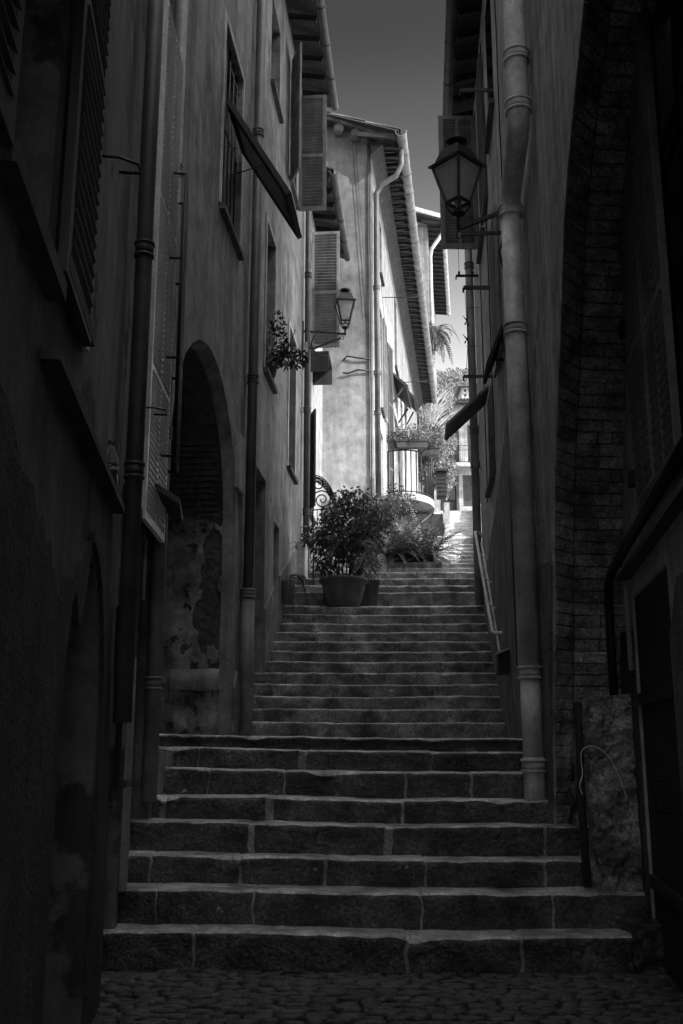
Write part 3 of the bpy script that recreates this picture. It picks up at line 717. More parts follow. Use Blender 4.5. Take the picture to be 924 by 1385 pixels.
# cables on the gable edge
mb = MB()
for k, (dx, r_) in enumerate(((-.05,.014),(-.09,.01),(-.34,.006),(-.42,.006))):
    pts = []
    for i in range(24):
        zz = (5.6 if k < 2 else 11.4)+i*(.46 if k < 2 else .215); xx = gx1+dx+(.004*math.sin(i*1.7+k))
        if k > 1: xx += -(.0)+ (zz-11.4)*(-.015)+.24*(1-(i/23))
        pts.append((xx, GY-.03, zz))
    mb.tube(pts, r_, 5)
for zz, s_ in ((10.35,1),(10.05,-1)):
    mb.tube([(gx1-.08,GY-.04,zz),(gx1-.35,GY-.06,zz+.02),(gx1-.62,GY-.05,zz+.07*s_),(gx1-.72,GY-.06,zz-.05)], .02, 6)
mb.build('wall_cable', iron, b)
mb = MB(); mb.tube([PF.pt(24.55,12.95,.5), PF.pt(27,12.80,.5), PF.pt(30.0,12.6,.5)], .006, 4); mb.tube([PF.pt(24.6,13.0,.05), PF.pt(24.5,12.9,1.0)], .012, 4); mb.tube([PF.pt(30.0,12.6,.05), PF.pt(30.0,12.6,1.0)], .012, 4); mb.build('washing_line', iron, b)
mb = MB(); mb.tube([PF.pt(38,13.5,.05), PF.pt(38,13.6,1.9)], .014, 4); mb.build('wall_rod', iron, b)
mb = MB(); mb.tube([PF.pt(23.6,12.9,.1), PF.pt(31,8.2,.12)], .006, 4); mb.build('wall_cable', iron, b)

# ------------------------------------------------------------------ BALCONY (curved slab, railing, pots)
bY = 23.6
b = empty('curved_balcony', (1.3, 22.6, 5.4), 'rounded white balcony with thin iron railing beside the far stairs', 'balcony')
zf = 6.85
plan = []
for k in range(19):
    a = PI+ (PI*1.02)*k/18
    plan.append((1.40+.76*math.cos(a)*1.0, 22.6+1.15*math.sin(a)))
plan = [(plan[0][0], 23.4)]+plan+[(2.15, 25.2)]
def slab(mb, plan, z0, z1, zc0=None):
    n = len(plan)
    vs = [(x,y,z0) for x,y in plan]+[(x,y,z1) for x,y in plan]
    fs = [(i, (i+1)%n, n+(i+1)%n, n+i) for i in range(n)]+[tuple(range(n-1,-1,-1)), tuple(range(n,2*n))]
    mb.mesh(vs, fs, False)
mb = MB(); slab(mb, plan+[(1.0,25.2)], zf-.15, zf); slab(mb, [(x+(1.38-x)*-.03, y-.03) for x,y in plan]+[(1.0,25.2)], zf-.06, zf+.02) if False else None
mb.build('slab', farw, b)
mb = MB(); posts = [p for p in plan[1:] if p[0] > 1.02 or p[1] > 22.9]; posts = posts if posts[0][0] > 1 else posts[1:]
acc = []; 
for i in range(len(posts)-1):
    a = Vector((*posts[i],0)); c_ = Vector((*posts[i+1],0)); m = max(1, int((c_-a).length/.14))
    for k in range(m): acc.append(a.lerp(c_, k/m))
for p in acc: mb.tube([(p.x*.98+.03, p.y+.04, zf), (p.x*.98+.03, p.y+.04, zf+1.0)], .015, 5)
for zz in (zf+.05, zf+1.0): mb.tube([(p.x*.98+.03, p.y+.04, zz) for p in acc], .016, 6)
mb.build('railing', iron, b)
# supporting wall with two dark arches below
P3 = Cross(22.6)
ar = lambda cx, r_, zb, h_: [(cx+r_,zb)]+[(cx+r_*math.cos(PI*k/10), zb+h_+r_*.8*math.sin(PI*k/10)) for k in range(11)]+[(cx-r_,zb)]
mb = MB(); mb.panel(P3, [(.80,3.0),(2.42,3.0),(2.42,zf-.22),(.80,zf-.22)], [ar(1.22,.30,5.2,.85), ar(1.92,.28,5.2,.85)], th=.25)
mb.box(2.18,2.42,22.9,25.5,3.0,zf-.22); mb.build('support_wall', plL2, b)
mb = MB(); mb.box(.8,2.4,23.6,23.7,3.0,zf-.22); mb.build('cellar_back', woodD, b)
mb = MB(); 
for k in range(9): mb.box(2.37-(.03 if k%2 else 0),2.47+(.02 if k%3 else 0),22.35,22.62, 4.6+.25*k, 4.847+.25*k)
mb.build('quoin_pillar', white, b)
mb = MB()     # slatted box cupboard fixed at the balcony end
mb.box(2.22,2.42,22.3,22.6,zf+.12,zf+.72)
for k in range(6): mb.obox((2.205,22.265,zf+.14+k*.095),(.23,0,0),(0,.04,0),(0,0,.075))
mb.box(2.17,2.47,22.22,22.65,zf+.72,zf+.76)
mb.build('slatted_cupboard', woodD, b)
def pot_plant(loc, name, label, cat, r, h, leafmat, spread, n, L_, group=None, square=None, droop=.3, potmat=pot, potname='pot'):
    o = local_root(name, loc, label, cat, group)
    mb = MB()
    if square: mb.hexa([(-square/2*.9,-r*.85,0),(square/2*.9,-r*.85,0),(square/2*.9,r*.85,0),(-square/2*.9,r*.85,0),(-square/2,-r,h),(square/2,-r,h),(square/2,r,h),(-square/2,r,h)]); mb.box(-square/2-.01,square/2+.01,-r-.01,r+.01,h-.04,h+.001)
    else: mb.lathe((0,0,0), [(r*.68,0),(r*.72,.01),(r*.95,h*.8),(r*1.08,h*.82),(r*1.1,h*.98),(r*1.0,h),(r*.9,h-.02)], 20)
    mb.build(potname, potmat, o)
    mb = MB(); clump(mb, (0,0,h+spread[2]*.7), spread, n, L_, droop=droop, shell=.15)
    for k in range(10):
        v = rv(); mb.tube([(0,0,h-.02), (v.x*spread[0]*.4, v.y*spread[1]*.4, h+spread[2]*.5), (v.x*spread[0]*.8, v.y*spread[1]*.8, h+spread[2]*(.7+.4*abs(v.z)))], .004, 4)
    mb.build('foliage', leafmat, o); return o
pot_plant((1.15,21.5,zf+1.0), 'flower_pot', 'small round pot hooked on the balcony rail at its left end', 'plant pot', .13,.24, leafM,(.16,.16,.12),110,.06, potmat=potL)
pot_plant((1.58,21.42,zf+1.02), 'balcony_planter', 'long planter of feathery flowers along the balcony rail', 'planter', .11,.18, leafB,(.46,.2,.22),1100,.07, square=.75, potmat=pot)
pot_plant((2.03,21.75,zf+.95), 'trailing_planter', 'planter with plants trailing down over the right curve of the balcony rail', 'planter', .11,.18, leafM,(.26,.3,.38),900,.07, square=.4, droop=1.0)

# planter bed with ferns at the head of the middle stairs
zP = Zb
bed = empty('fern_bed', (1.4, 19.0, zP), 'low stone planter bed full of arching ferns beside the stairs', 'planter')
mb = MB(); mb.box(.86,1.92,18.75,18.87,zP-.4,zP+.28); mb.box(1.80,1.92,18.87,20.6,zP-.4,zP+.28); mb.box(.45,.86,18.78,18.9,zP-.4,zP+.02); mb.build('planter_wall', stoneU, bed)
mb = MB(); mb.lathe((.75,18.72,zP), [(.10,-.02),(.11,.0),(.11,.3),(.10,.36),(.06,.42),(.01,.44)], 14); mb.build('kerb_stone', stoneF, bed)
mb = MB(); mb.box(.8,1.8,18.87,20.5,zP,zP+.2); mb.build('soil', dirt, bed)
mb = MB()
for k in range(210):
    an = random.uniform(0, 2*PI); bx = random.uniform(.85,1.75); by = random.uniform(18.95,20.2)
    d = Vector((math.cos(an)*.6+(bx-1.3)*.5, math.sin(an)*.6-.25, random.uniform(.8,2.2)))
    frond(mb, (bx,by,zP+.2), d, random.uniform(.8,1.5), .10, arch=random.uniform(.7,1.7), n=24, w=.034)
mb.build('fern_fronds', leafD, bed)
# climbing shrub under the balcony
sh = empty('flowering_shrub', (1.3, 20.9, zP+.5), 'tall leafy shrub growing up between the fern bed and the balcony', 'shrub')
mb = MB()
for c_, rd, n_ in (((.70,21.0,6.3),(.42,.3,.42),420),((1.05,20.9,6.0),(.3,.3,.4),300),((1.42,21.0,6.5),(.24,.2,.26),200),((1.8,20.8,5.75),(.3,.3,.28),240),((.5,20.9,5.6),(.4,.4,.5),450),((1.1,20.8,5.2),(.6,.3,.35),400),((1.15,21.0,6.8),(.25,.2,.16),120)):
    clump(mb, c_, rd, n_, .085, shell=.1)
mb.build('foliage', leafM, sh)
mb = MB()
for k in range(14):
    x = random.uniform(.4,1.7); mb.tube([(1.0+random.uniform(-.3,.3),20.9,zP+.1),(x*.6+.4,20.9+random.uniform(-.1,.1),5.3),(x,20.9,6.2)], [.018,.012,.006], 5)
mb.build('stem', bark, sh)

# ------------------------------------------------------------------ big potted plant on the middle stairs
pz = 3.615
tp = at(465, 815, 16.15); tp.z = pz
bp_ = local_root('potted_palm', (tp.x, 16.28, pz), 'large round terracotta pot with bushy palm and weeping fig at the top of the steps', 'potted plant')
mb = MB()
mb.lathe((0,0,0), [(.24,0),(.25,.01),(.30,.12),(.345,.30),(.36,.40),(.375,.405),(.405,.42),(.41,.46),(.40,.475),(.36,.475),(.35,.44)], 36)
for k in range(7):     # moulded swags
    a0 = 2*PI*k/7; pts = []
    for j in range(9):
        a = a0+2*PI/7*j/8; zz = .33-.07*math.sin(PI*j/8); rr = .352-.02*(1-zz/.33)-.015*math.sin(PI*j/8)*.6; pts.append((rr*math.cos(a), rr*math.sin(a), zz))
    mb.tube(pts, .008, 5)
mb.build('pot', pot, bp_)
mb = MB(); mb.lathe((0,0,0), [(.34,.40),(.35,.43),(.1,.445)], 20); mb.build('soil', dirt, bp_)
mb = MB()
for k in range(11):
    an = 2*PI*k/11; mb.tube([(math.cos(an)*.10,math.sin(an)*.08,.43),(math.cos(an)*.14,math.sin(an)*.12,.9),(math.cos(an)*.3,math.sin(an)*.25,1.3)], [.014,.011,.005], 5)
mb.build('stem', bark, bp_)
mb = MB()
for c_, rd, n_ in (((0,0,1.25),(.42,.35,.45),900),((-.38,0,1.2),(.32,.3,.26),480),((.38,.1,1.3),(.36,.3,.36),650),((.15,0,1.82),(.32,.25,.24),380),((-.25,0,.85),(.28,.25,.28),300),((.25,0,.8),(.22,.22,.28),180),((.55,.1,1.62),(.32,.28,.28),360),((-.1,0,1.6),(.3,.25,.22),240),((-.3,-.05,.62),(.2,.15,.13),80)):
    clump(mb, c_, rd, n_, .098, droop=.8, shell=.05)
mb.build('foliage', leafD, bp_)
mb = MB()
for k in range(26):
    an = random.uniform(0,2*PI); el_ = random.uniform(.5,2.2)
    frond(mb, (0,0,.75+random.uniform(-.1,.3)), (math.cos(an), math.sin(an)*.8, el_), random.uniform(.7,1.15), .17, arch=random.uniform(.8,1.8), n=20, w=.016)
mb.build('palm_fronds', leafD, bp_)
sp = local_root('square_pot', (tp.x+.38, 16.62, pz+.05), 'plain dark square pot tucked behind the big round pot', 'plant pot')
mb = MB(); mb.hexa([(-.17,-.17,0),(.17,-.17,0),(.17,.17,0),(-.17,.17,0),(-.21,-.21,.40),(.21,-.21,.40),(.21,.21,.40),(-.21,.21,.40)]); mb.box(-.225,.225,-.225,.225,.40,.44); mb.build('pot_body', pot, sp)
mb = MB(); clump(mb, (.0,.0,.75), (.25,.22,.32), 300, .08, droop=.6); mb.build('foliage', leafD, sp)

# wrought iron scroll
sc = empty('iron_scroll', at(436, 690, 17.4), 'black wrought iron scroll panel standing above the potted palm', 'ironwork')
mb = MB()
def spiral(cx, cy, r0, turns, a0, D=17.4, sg=1, rad=.013):
    pts = []
    for i in range(46):
        t = i/45; r_ = r0*(1-t)**.9+2.0*t*.6; a = a0+sg*turns*2*PI*t; pts.append(at(cx+r_*math.cos(a), cy+r_*math.sin(a), D))
    mb.tube(pts, rad, 6)
spiral(436, 676, 13, 2.0, -2.6); spiral(430, 655, 9, 1.4, -2.2, sg=1)
for off in (0, 4, 8, 12, 16):
    pts = []
    for i in range(12):
        t = i/11; x = 427+off*.35*t+27*t; yy = 643+off*t*1.0+ 34*t**1.7; pts.append(at(x+3*math.sin(PI*t), yy+off*.5, 17.4))
    mb.tube(pts, .011, 5)
for k in range(9):
    t = (k+1)/10; x = 427+27*t; y0_ = 643+34*t**1.7; mb.tube([at(x+2, y0_, 17.4), at(x+4, y0_+9+16*t, 17.4)], .008, 4)
for k in range(5): mb.tube([at(423+k*6, 690-k, 17.4), at(423+k*6, 715, 17.4)], .009, 4)
mb.tube([at(420,690,17.4), at(452,688,17.4)], .011, 5); mb.tube([at(427,643,17.4), at(422,715,17.4)], .012, 5)
mb.tube([at(424,715,17.4), at(424,800,17.4)], .014, 5)
mb.build('scroll_work', iron, sc)

# ------------------------------------------------------------------ RIGHT BUILDING
b = empty('arched_house', PR.pt(12, 0), 'right hand house with a tall brick arch and big grey drainpipe', 'house')
edge = [PR.hit(x, y_) for x, y_ in ((750,1150),(750,1000),(750,900),(750,800),(750,700),(752,600),(757,480),(760,390),(763,300),(768,225),(775,150),(790,0))]
edge += [(4.3,5.98),(3.4,6.02),(3.2,6.02)]
edge = [(8.45,-.05)]+edge
VW = [(13.1,14.2,4.9,6.1),(10.0,10.9,4.6+1,7.4),(14.4,15.2,8.0,10.4),(11.2,12.2,9.6,11.2)]
VW = [(13.0,14.0,5.0,6.35),(13.3,14.2,8.8,11.1),(11.0,12.0,9.3,11.3)]
mb = MB(); mb.panel(PR, edge+[(3.2,11.8),(16.15,11.8),(16.15,-.05)], [rect(*w) for w in VW], th=.012)
mb.quad(PR.pt(16.15,-.05,0), PR.pt(16.15,11.8,0), PR.pt(16.15,11.8,-8), PR.pt(16.15,-.05,-8))
mb.build('wall', plR, b)
for w in VW: window(b, PR, *w, recess=.12, frame=shutM)
# added unseen block: keeps sun off the left wall, stops light leaks
mb = MB(); mb.hexa([PR.pt(-3,-.05,-1.6),PR.pt(15.6,-.05,-1.6),PR.pt(15.6,-.05,-7.9),PR.pt(-3,-.05,-7.9),PR.pt(-3,19,-1.6),PR.pt(15.6,19,-1.6),PR.pt(15.6,19,-7.9),PR.pt(-3,19,-7.9)]); mb.build('sun_block', plR, b)
eave(b, PR, 3.3, 15.0, 11.75, .38, back=1.0, rise=.3, raf=.5)
# brick reveal: courses follow the arch edge
def along(poly, step):
    pts = [Vector((a, z_, 0)) for a, z_ in poly]; outp = [pts[0]]; acc_ = 0
    i = 0; cur = pts[0].copy()
    while i < len(pts)-1:
        d = (pts[i+1]-cur); L_ = d.length
        if acc_+L_ >= step: cur = cur+d.normalized()*(step-acc_); outp.append(cur.copy()); acc_ = 0
        else: acc_ += L_; i += 1; cur = pts[i].copy()
    return outp
cs = along([(8.45,-.05)]+edge[1:], .098)
rec = MB(); bk = MB()
def plan_pt(e, s_):      # s_ in 0..1: 0 wall face edge, .25 end of chamfer, 1 recess wall
    base = PR.pt(e.x, e.y, 0)
    if s_ <= .25: 
        t = s_/.25; return base+Vector((.20*t, .22*t, 0))
    t = (s_-.25)/.75; Xend = max(base.x+.35, PC.a+PC.b*(e.x+.25)+.02)
    return base+Vector((.20+(Xend-base.x-.20)*t, .22+.03*t, 0))
for i in range(len(cs)-1):
    e0, e1 = cs[i], cs[i+1]; tg = (e1-e0).normalized(); nrm3 = Vector((0, -tg.y, tg.x)) if True else None
    # outward normal of the reveal (towards the camera side / down)
    nv = Vector((0, -tg.y, tg.x)); 
    if nv.y > 0 or (abs(nv.y) < .05 and nv.z > 0): nv = -nv
    gap = .10
    a_, b_ = e0.lerp(e1, gap/2), e0.lerp(e1, 1-gap/2)
    rec.quad(plan_pt(e0,0)-nv*.01, plan_pt(e0,.25)-nv*.01, plan_pt(e1,.25)-nv*.01, plan_pt(e1,0)-nv*.01)
    rec.quad(plan_pt(e0,.25)-nv*.01, plan_pt(e0,1)-nv*.01, plan_pt(e1,1)-nv*.01, plan_pt(e1,.25)-nv*.01)
    cuts = [(0,.24),(.26,.26+.74*random.choice((.45,.5,.98,.98,.7)))]
    if cuts[-1][1] < .9: cuts.append((cuts[-1][1]+.015, 1.0))
    for (s0, s1) in cuts:
        out_ = random.uniform(-.005,.012); J = lambda: Vector((random.uniform(-.009,.009), random.uniform(-.006,.006), random.uniform(-.011,.011)))
        ns = 5; top = []; bot = []
        vs = []
        for k in range(ns+1):
            s_ = s0+(s1-s0)*k/ns; wv = nz((i*1.7, s_*5, 1), 1)*.006
            eo = out_+nz((i*2.3, s_*9, 4), 1)*.016
            inset = .0 if 0 < k < ns else -.003
            pa, pb = plan_pt(a_, s_), plan_pt(b_, s_); mid = (pa+pb)/2
            vs += [pa-nv*.02, pa+(mid-pa)*.02+nv*(eo-.003+inset)+J()*.45, pa+(mid-pa)*.14+nv*(eo+.003+inset)+Vector((0,0,wv)), pb+(mid-pb)*.14+nv*(eo+.003+inset)+Vector((0,0,wv)), pb+(mid-pb)*.02+nv*(eo-.003+inset)+J()*.45, pb-nv*.02]
        fs = []
        for k in range(ns):
            for q_ in range(5): fs.append((k*6+q_, (k+1)*6+q_, (k+1)*6+q_+1, k*6+q_+1))
        fs.append((0,1,2,3,4,5)); fs.append(tuple(ns*6+q_ for q_ in (5,4,3,2,1,0)))
        bk.mesh(vs, fs, False)
bo = bk.build('brick_arch', brickm, b); sub(rec, 'mortar_bed', mortb, bo)
# recessed wall under the arch
mb = MB(); dC = (6.0,7.45,-.05,2.55); wC = (4.3,6.45,3.0,8.4); wC = (4.2,6.30,3.05,6.6)
mb.panel(PC, [(3.2,-.05),(8.6,-.05),(8.6,8),(3.2,8)], [rect(*dC), rect(*wC)], th=.25); mb.quad(PC.pt(3.2,-.05), PC.pt(3.2,12), (3.6,3.2,12), (3.6,3.2,-.05)); mb.build('recess_wall', plC, b)
window(b, PC, *wC, recess=.12, frame=shutD)
ws = shutter('shutter', b, PC.pt(6.52, 3.0, .05), -PC.u, .66, 3.5, shutM, cols=2, rows=(.30,.63), fr=.06)
shutter('shutter', b, PC.pt(5.84, 2.98, .05), -PC.u, .70, 3.5, shutM, cols=2, rows=(.30,.63), fr=.06)
for zz in (3.2, 4.3, 5.5):
    mb = MB(); mb.wbox(PC, 6.56, 6.66, zz, zz+.1, .0, .09); mb.build('shutter_hinge', iron, b)
mb = MB()
for k in range(12): mb.wbox(PC, 6.01+k*.12, 6.12+k*.12, 0, 2.54, -.07+random.uniform(0,.01), -.02)
mb.wbox(PC, 6.05, 7.4, 1.75, 1.83, -.018, .01); mb.wbox(PC, 6.05, 7.4, .5, .58, -.018, .01)
dr = mb.build('plank_door', woodD, b); mb = MB(); mb.tube([PC.pt(6.6,1.25,-.03),PC.pt(6.6,1.25,.06),PC.pt(6.6,1.05,.06),PC.pt(6.6,1.05,-.03)], .012, 6); sub(mb, 'handle', iron, dr)
mb = MB(); mb.panel(Plane(PC.a-.03, PC.b, -1), [(7.47,-.05),(8.45,-.05),(8.45,2.2),(8.1,2.35),(7.47,2.3)], th=.03); mb.build('dark_dado', rcN, b)
mb = MB(); mb.panel(Plane(PC.a-.03, PC.b, -1), [(3.22,-.05),(5.92,-.05),(5.92,2.1),(5.6,2.4),(3.22,2.4)], th=.03); mb.build('roughcast_base', rcR, b)
# black pipe over the door, bending down
pts = [PC.pt(4.4,2.93,.12), PC.pt(7.0,2.80,.12), PC.pt(7.55,2.76,.12), PC.pt(7.75,2.70,.12), PC.pt(7.82,2.55,.12), PC.pt(7.84,2.3,.12), PC.pt(7.84,1.75,.12)]
mb = MB(); mb.tube(pts, .035, 10); mb.tube([PC.pt(4.4,3.0,.08), PC.pt(7.0,2.88,.08), PC.pt(7.6,2.82,.06)], .016, 8); mb.build('black_pipe', iron, b)
mb = MB(); mb.tube([PC.pt(7.35,2.62,.05),PC.pt(7.35,2.0,.05)], .02, 8); mb.build('conduit', white, b)
mb = MB(); pv = [PC.pt(4.4,2.84,.0),PC.pt(7.4,2.72,.0),PC.pt(7.4,2.70,.10),PC.pt(4.4,2.82,.10)]; mb.hexa([v-Vector((0,0,.04)) for v in pv]+pv); mb.build('door_canopy', shutD, b)
# roughcast dado on the right wall: curved far edge
PRd = Plane(PR.a-.022, PR.b, -1)
far = [PR.hit(x, y_) for x, y_ in ((697,503),(693,505),(689,550),(684,600),(678,645),(672,690),(664,738),(659,780),(657,815))]
out = [(8.55,-.05)]+[(16.1,-.05),(16.1,3.9)]+list(reversed(far))+[(8.72,5.35),(8.50,4.0),(8.42,2.95),(7.62,2.85),(7.92,2.1),(8.22,1.2),(8.46,.6)]
mb = MB(); mb.panel(PRd, out, th=.025); mb.build('roughcast_dado', rcR, b)
mb = MB(); mb.tube([PR.pt(10.4,2.2,.045),PR.pt(10.42,3.3,.045),PR.pt(10.45,4.3,.045)], .007, 5); mb.build('wall_cable', iron, b)
# big drainpipe with offset
Yp = 8.5
dp = lambda z_, e=0: Vector((PR.x(Yp)-.12+e, Yp, z_))
drain(b, [dp(1.0), dp(1.36)], .088, pipeR, (1.24,), n=24)
drain(b, [dp(1.36), dp(2.08)], .085, pipeR, (2.0,), n=24)
drain(b, [dp(2.08), dp(6.3)], .092, pipeR, (5.1,), n=24)
kz = 6.3
def kp(Y_, z_): return Vector((PR.x(Y_)-.12, Y_, z_))
drain(b, [kp(8.5,6.28), kp(8.49,6.36), kp(8.43,6.45), kp(8.3,6.49), kp(7.8,6.55), kp(7.62,6.60), kp(7.54,6.68), kp(7.52,6.8), kp(7.52,13.5)], .094, pipeR, (6.29, 6.72, 7.2, 9.4), n=24)
# far end drainpipe
drain(b, [PR.pt(15.95,3.62,.085), PR.pt(15.95,11.7,.085)], .07, pipe, (5.9, 6.5, 9.5), n=16)
# shutters, flaps
shutter('shutter', b, PR.pt(14.0, 8.85, .04), Vector((-1,-.02,0)), .58, 2.3, shutM, cols=2, rows=(), fr=.07, slat=.05, tilt=-1, ov=.46)
shutter('shutter', b, PR.pt(12.0, 6.0, .035), -PR.u, .95, 1.9, shutM, cols=1, rows=(.5,), fr=.07, slat=.06)
shutter('shutter', b, PR.pt(13.2, 8.8, .04), -PR.u, .75, 2.3, shutD, cols=1, rows=(.5,), fr=.07)
fd = (PR.n*.60+Vector((0,0,-.55))).normalized()
shutter('propped_flap', b, PR.pt(13.05, 6.28, .04), fd, .80, .75, shutM, cols=1, rows=(), fr=.09, updir=PR.u, slat=.06)
fd2 = (PR.n*.30+Vector((0,0,-.75))).normalized()
mb = MB(); q0 = PR.pt(10.9, 6.25, .03); mb.obox(q0, PR.u*.7, fd2*.5, fd2.cross(PR.u).normalized()*.04); mb.build('propped_flap', woodD, b)
mb = MB(); mb.obox(PR.pt(8.7,12.0-2.6,.03), PR.u*.5, PR.n*.14, Vector((0,0,2))); mb.build('shutter', shutD, b)
# thin wall cables
mb = MB()
for k, yy in enumerate((10.2, 12.6, 14.2)):
    mb.tube([PR.pt(yy+.02*math.sin(i*1.9+k), 4.9+i*.5, .02) for i in range(14)], .008, 4)
mb.build('wall_cable', iron, b)

# drying racks
def rack(D, px0, px1, py, label, pegs=0, lines=(), w=.028, gap=.35):
    p0, p1 = at(px0, py, D), at(px1, py, D)
    o = empty('drying_rack', p1, label, 'drying rack', 'drying racks on the right wall')
    mb = MB(); mb.beam(p0, p1, w, w*1.3)
    mb.beam(p0+Vector((0,.0,0)), p0+Vector((0,.02,-.06)), w*.7, w*.7)
    mb.build('rack_arm', iron if pegs else shutD, o)
    if lines:
        m2 = MB()
        for (dx, dzl) in lines: m2.tube([p0+Vector((dx,0,0)), p0+Vector((dx,.0,dzl))], .004, 4)
        m2.build('hanging_cord', iron, o)
    if pegs:
        for k in range(pegs):
            m3 = MB(); q = p0+Vector((.05+k*.22,0,.02)); m3.mesh([q+Vector((-.015,0,0)),q+Vector((.015,0,0)),q+Vector((.02,0,.05)),q+Vector((0,.01,.08)),q+Vector((-.02,.02,.05))],[(0,1,2,3,4)])
            m3.build('peg', iron, o)
    return o
rack(14.9, 617, 651, 373, 'upper thin black drying rack arm with two pegs, below the open shutter', 2, ((.05,1.9),(.25,1.9)))
rack(12.0, 627, 689, 389, 'longer grey drying rack arm with a cord hanging from its tip', 0, ((.04,-1.3),), w=.036)
rack(12.8, 627, 676, 509, 'lowest flat drying rack arm above the propped flap', 0, (), w=.03)
rack(11.2, 622, 674, 122, 'topmost drying rack arm crossing under the dark eave', 0, ((.05,-.5),(.3,-.5)), w=.03)
hk = empty('wall_hook', PR.pt(11.0, 5.85), 'small black iron hook on the right wall above the roughcast', 'hook')
mb = MB(); q0 = PR.pt(11.0,5.85); mb.tube([q0, q0+PR.n*.16], .012, 6); mb.tube([q0+PR.n*.08+Vector((0,0,-.05)), q0+PR.n*.08+Vector((0,0,.05))], .01, 6); mb.build('hook_bar', iron, hk)
# swallow-like wire ornaments on a cord
cd = empty('hanging_ornament', at(631, 400, 14.0), 'string with two small dark bird shaped ornaments hanging against the sky', 'ornament')
mb = MB(); mb.tube([at(629,395,14), at(631,430,14), at(633,460,14), at(631,500,14)], .004, 4)
mb.tube([at(632,416,14), at(648,416,14)], .004, 4); mb.tube([at(630,468,14), at(647,468,14)], .004, 4); mb.build('cord', iron, cd)
for (x, y_) in ((630,433),(630,458)):
    mb = MB()
    for (ax, ay, bx, by) in ((-4,-6,2,1),(3,-5,2,2),(2,1,4,7),(1,1,-1,6)): mb.tube([at(x+ax,y_+ay,14), at(x+bx,y_+by,14)], [.004,.014], 5)
    mb.build('bird_figure', iron, cd)

# handrail
hr = empty('handrail', PR.pt(14, 2.6), 'pale metal handrail following the steps up the right wall', 'handrail')
hp = [PR.hit(655,722), PR.hit(681,856)]
hp = [(15.5,4.72),(12.45,2.80)]
mb = MB()
mb.tube([PR.pt(15.6,4.66,.02), PR.pt(15.6,4.72,.05), PR.pt(15.52,4.73,.14), PR.pt(14.0,3.77,.14), PR.pt(12.5,2.83,.14), PR.pt(12.42,2.80,.11), PR.pt(12.42,2.80,.0)], .022, 10)
mb.build('upper_rail', steel, hr)
mb = MB(); mb.tube([PR.pt(15.5,4.55,.05), PR.pt(13.8,3.42,.05), PR.pt(12.2,2.30,.05)], .016, 8); mb.build('lower_rail', steel, hr)
for t in (.25,.5,.75): 
    mb = MB(); yy = 12.5+3.0*t; zz = 2.83+1.88*t; mb.tube([PR.pt(yy,zz,.14), PR.pt(yy,zz-.08,.04), PR.pt(yy,zz-.08,0)], .012, 6); mb.lathe(PR.pt(yy,zz-.03,.14), [(.02,0),(.027,.002),(.027,.05),(.02,.052)], 10)
    mb.build('rail_bracket', steel, hr)
mbx = empty('letter_box', PR.pt(11.6,2.35), 'dark metal box with sloping lid at the foot of the handrail', 'letter box')
mb = MB(); q0 = PR.pt(11.5,2.25,.0); mb.hexa([PR.pt(11.45,2.24,0),PR.pt(11.75,2.24,0),PR.pt(11.75,2.24,.16),PR.pt(11.45,2.24,.16),PR.pt(11.45,2.52,0),PR.pt(11.75,2.52,0),PR.pt(11.75,2.46,.14),PR.pt(11.45,2.46,.14)]); mb.build('box_body', woodD, mbx)
mb = MB(); mb.hexa([PR.pt(11.42,2.52,0),PR.pt(11.78,2.52,0),PR.pt(11.78,2.46,.17),PR.pt(11.42,2.46,.17),PR.pt(11.42,2.54,0),PR.pt(11.78,2.54,0),PR.pt(11.78,2.48,.17),PR.pt(11.42,2.48,.17)]); mb.build('lid', pipeR, mbx)

# rough stone pedestal at the foot
pd = empty('stone_pedestal', (2.05, 7.9, .2), 'rough hewn stone block pedestal at the right foot of the stairs', 'pedestal')
mb = MB(); vs = []; fs = []; nu, nv = 26, 66
def pface(f, nu, nv):
    n0 = len(mb.v); vs = []
    for j in range(nv+1):
        for i in range(nu+1):
            p = Vector(f(i/nu, j/nv)); dsp = Vector((nz(p,5)+.5*nz(p,13), nz(p+Vector((9,0,0)),5)+.8*nz(p+Vector((9,0,0)),13)+.55*nz(p,28), nz(p,6)*.4))*.05
            vs.append(p+dsp)
    mb.mesh(vs, [(j*(nu+1)+i, j*(nu+1)+i+1, (j+1)*(nu+1)+i+1, (j+1)*(nu+1)+i) for j in range(nv) for i in range(nu)], True)
zt0, zt1 = 1.80, 1.86
pface(lambda s,t: (1.86+.46*s-.01*t, 7.6, -.05+(zt0+(zt1-zt0)*s+.05)*t), 26, 90)
pface(lambda s,t: (1.86-.01*t, 7.6+.75*s, -.05+(zt0+.05)*t), 26, 70)
pface(lambda s,t: (1.85+.46*s, 7.6+.75*t, zt0+(zt1-zt0)*s), 26, 26)
pface(lambda s,t: (2.31, 7.6+.75*s, -.05+(zt1+.05)*t), 20, 60)
mb.build('stone_block', blockm, pd)
bs = empty('foot_stone', (2.2, 7.35, 0), 'low dark stone kerb block before the stone pedestal', 'kerb stone')
mb = MB(); pface(lambda s,t: (1.97+.5*s, 7.16, -.05+.33*t), 22, 14); pface(lambda s,t: (1.97+.5*s, 7.16+.45*t, .28), 22, 16); pface(lambda s,t: (1.97, 7.16+.45*s, -.05+.33*t), 16, 14); mb.build('stone_block', stoneL, bs)
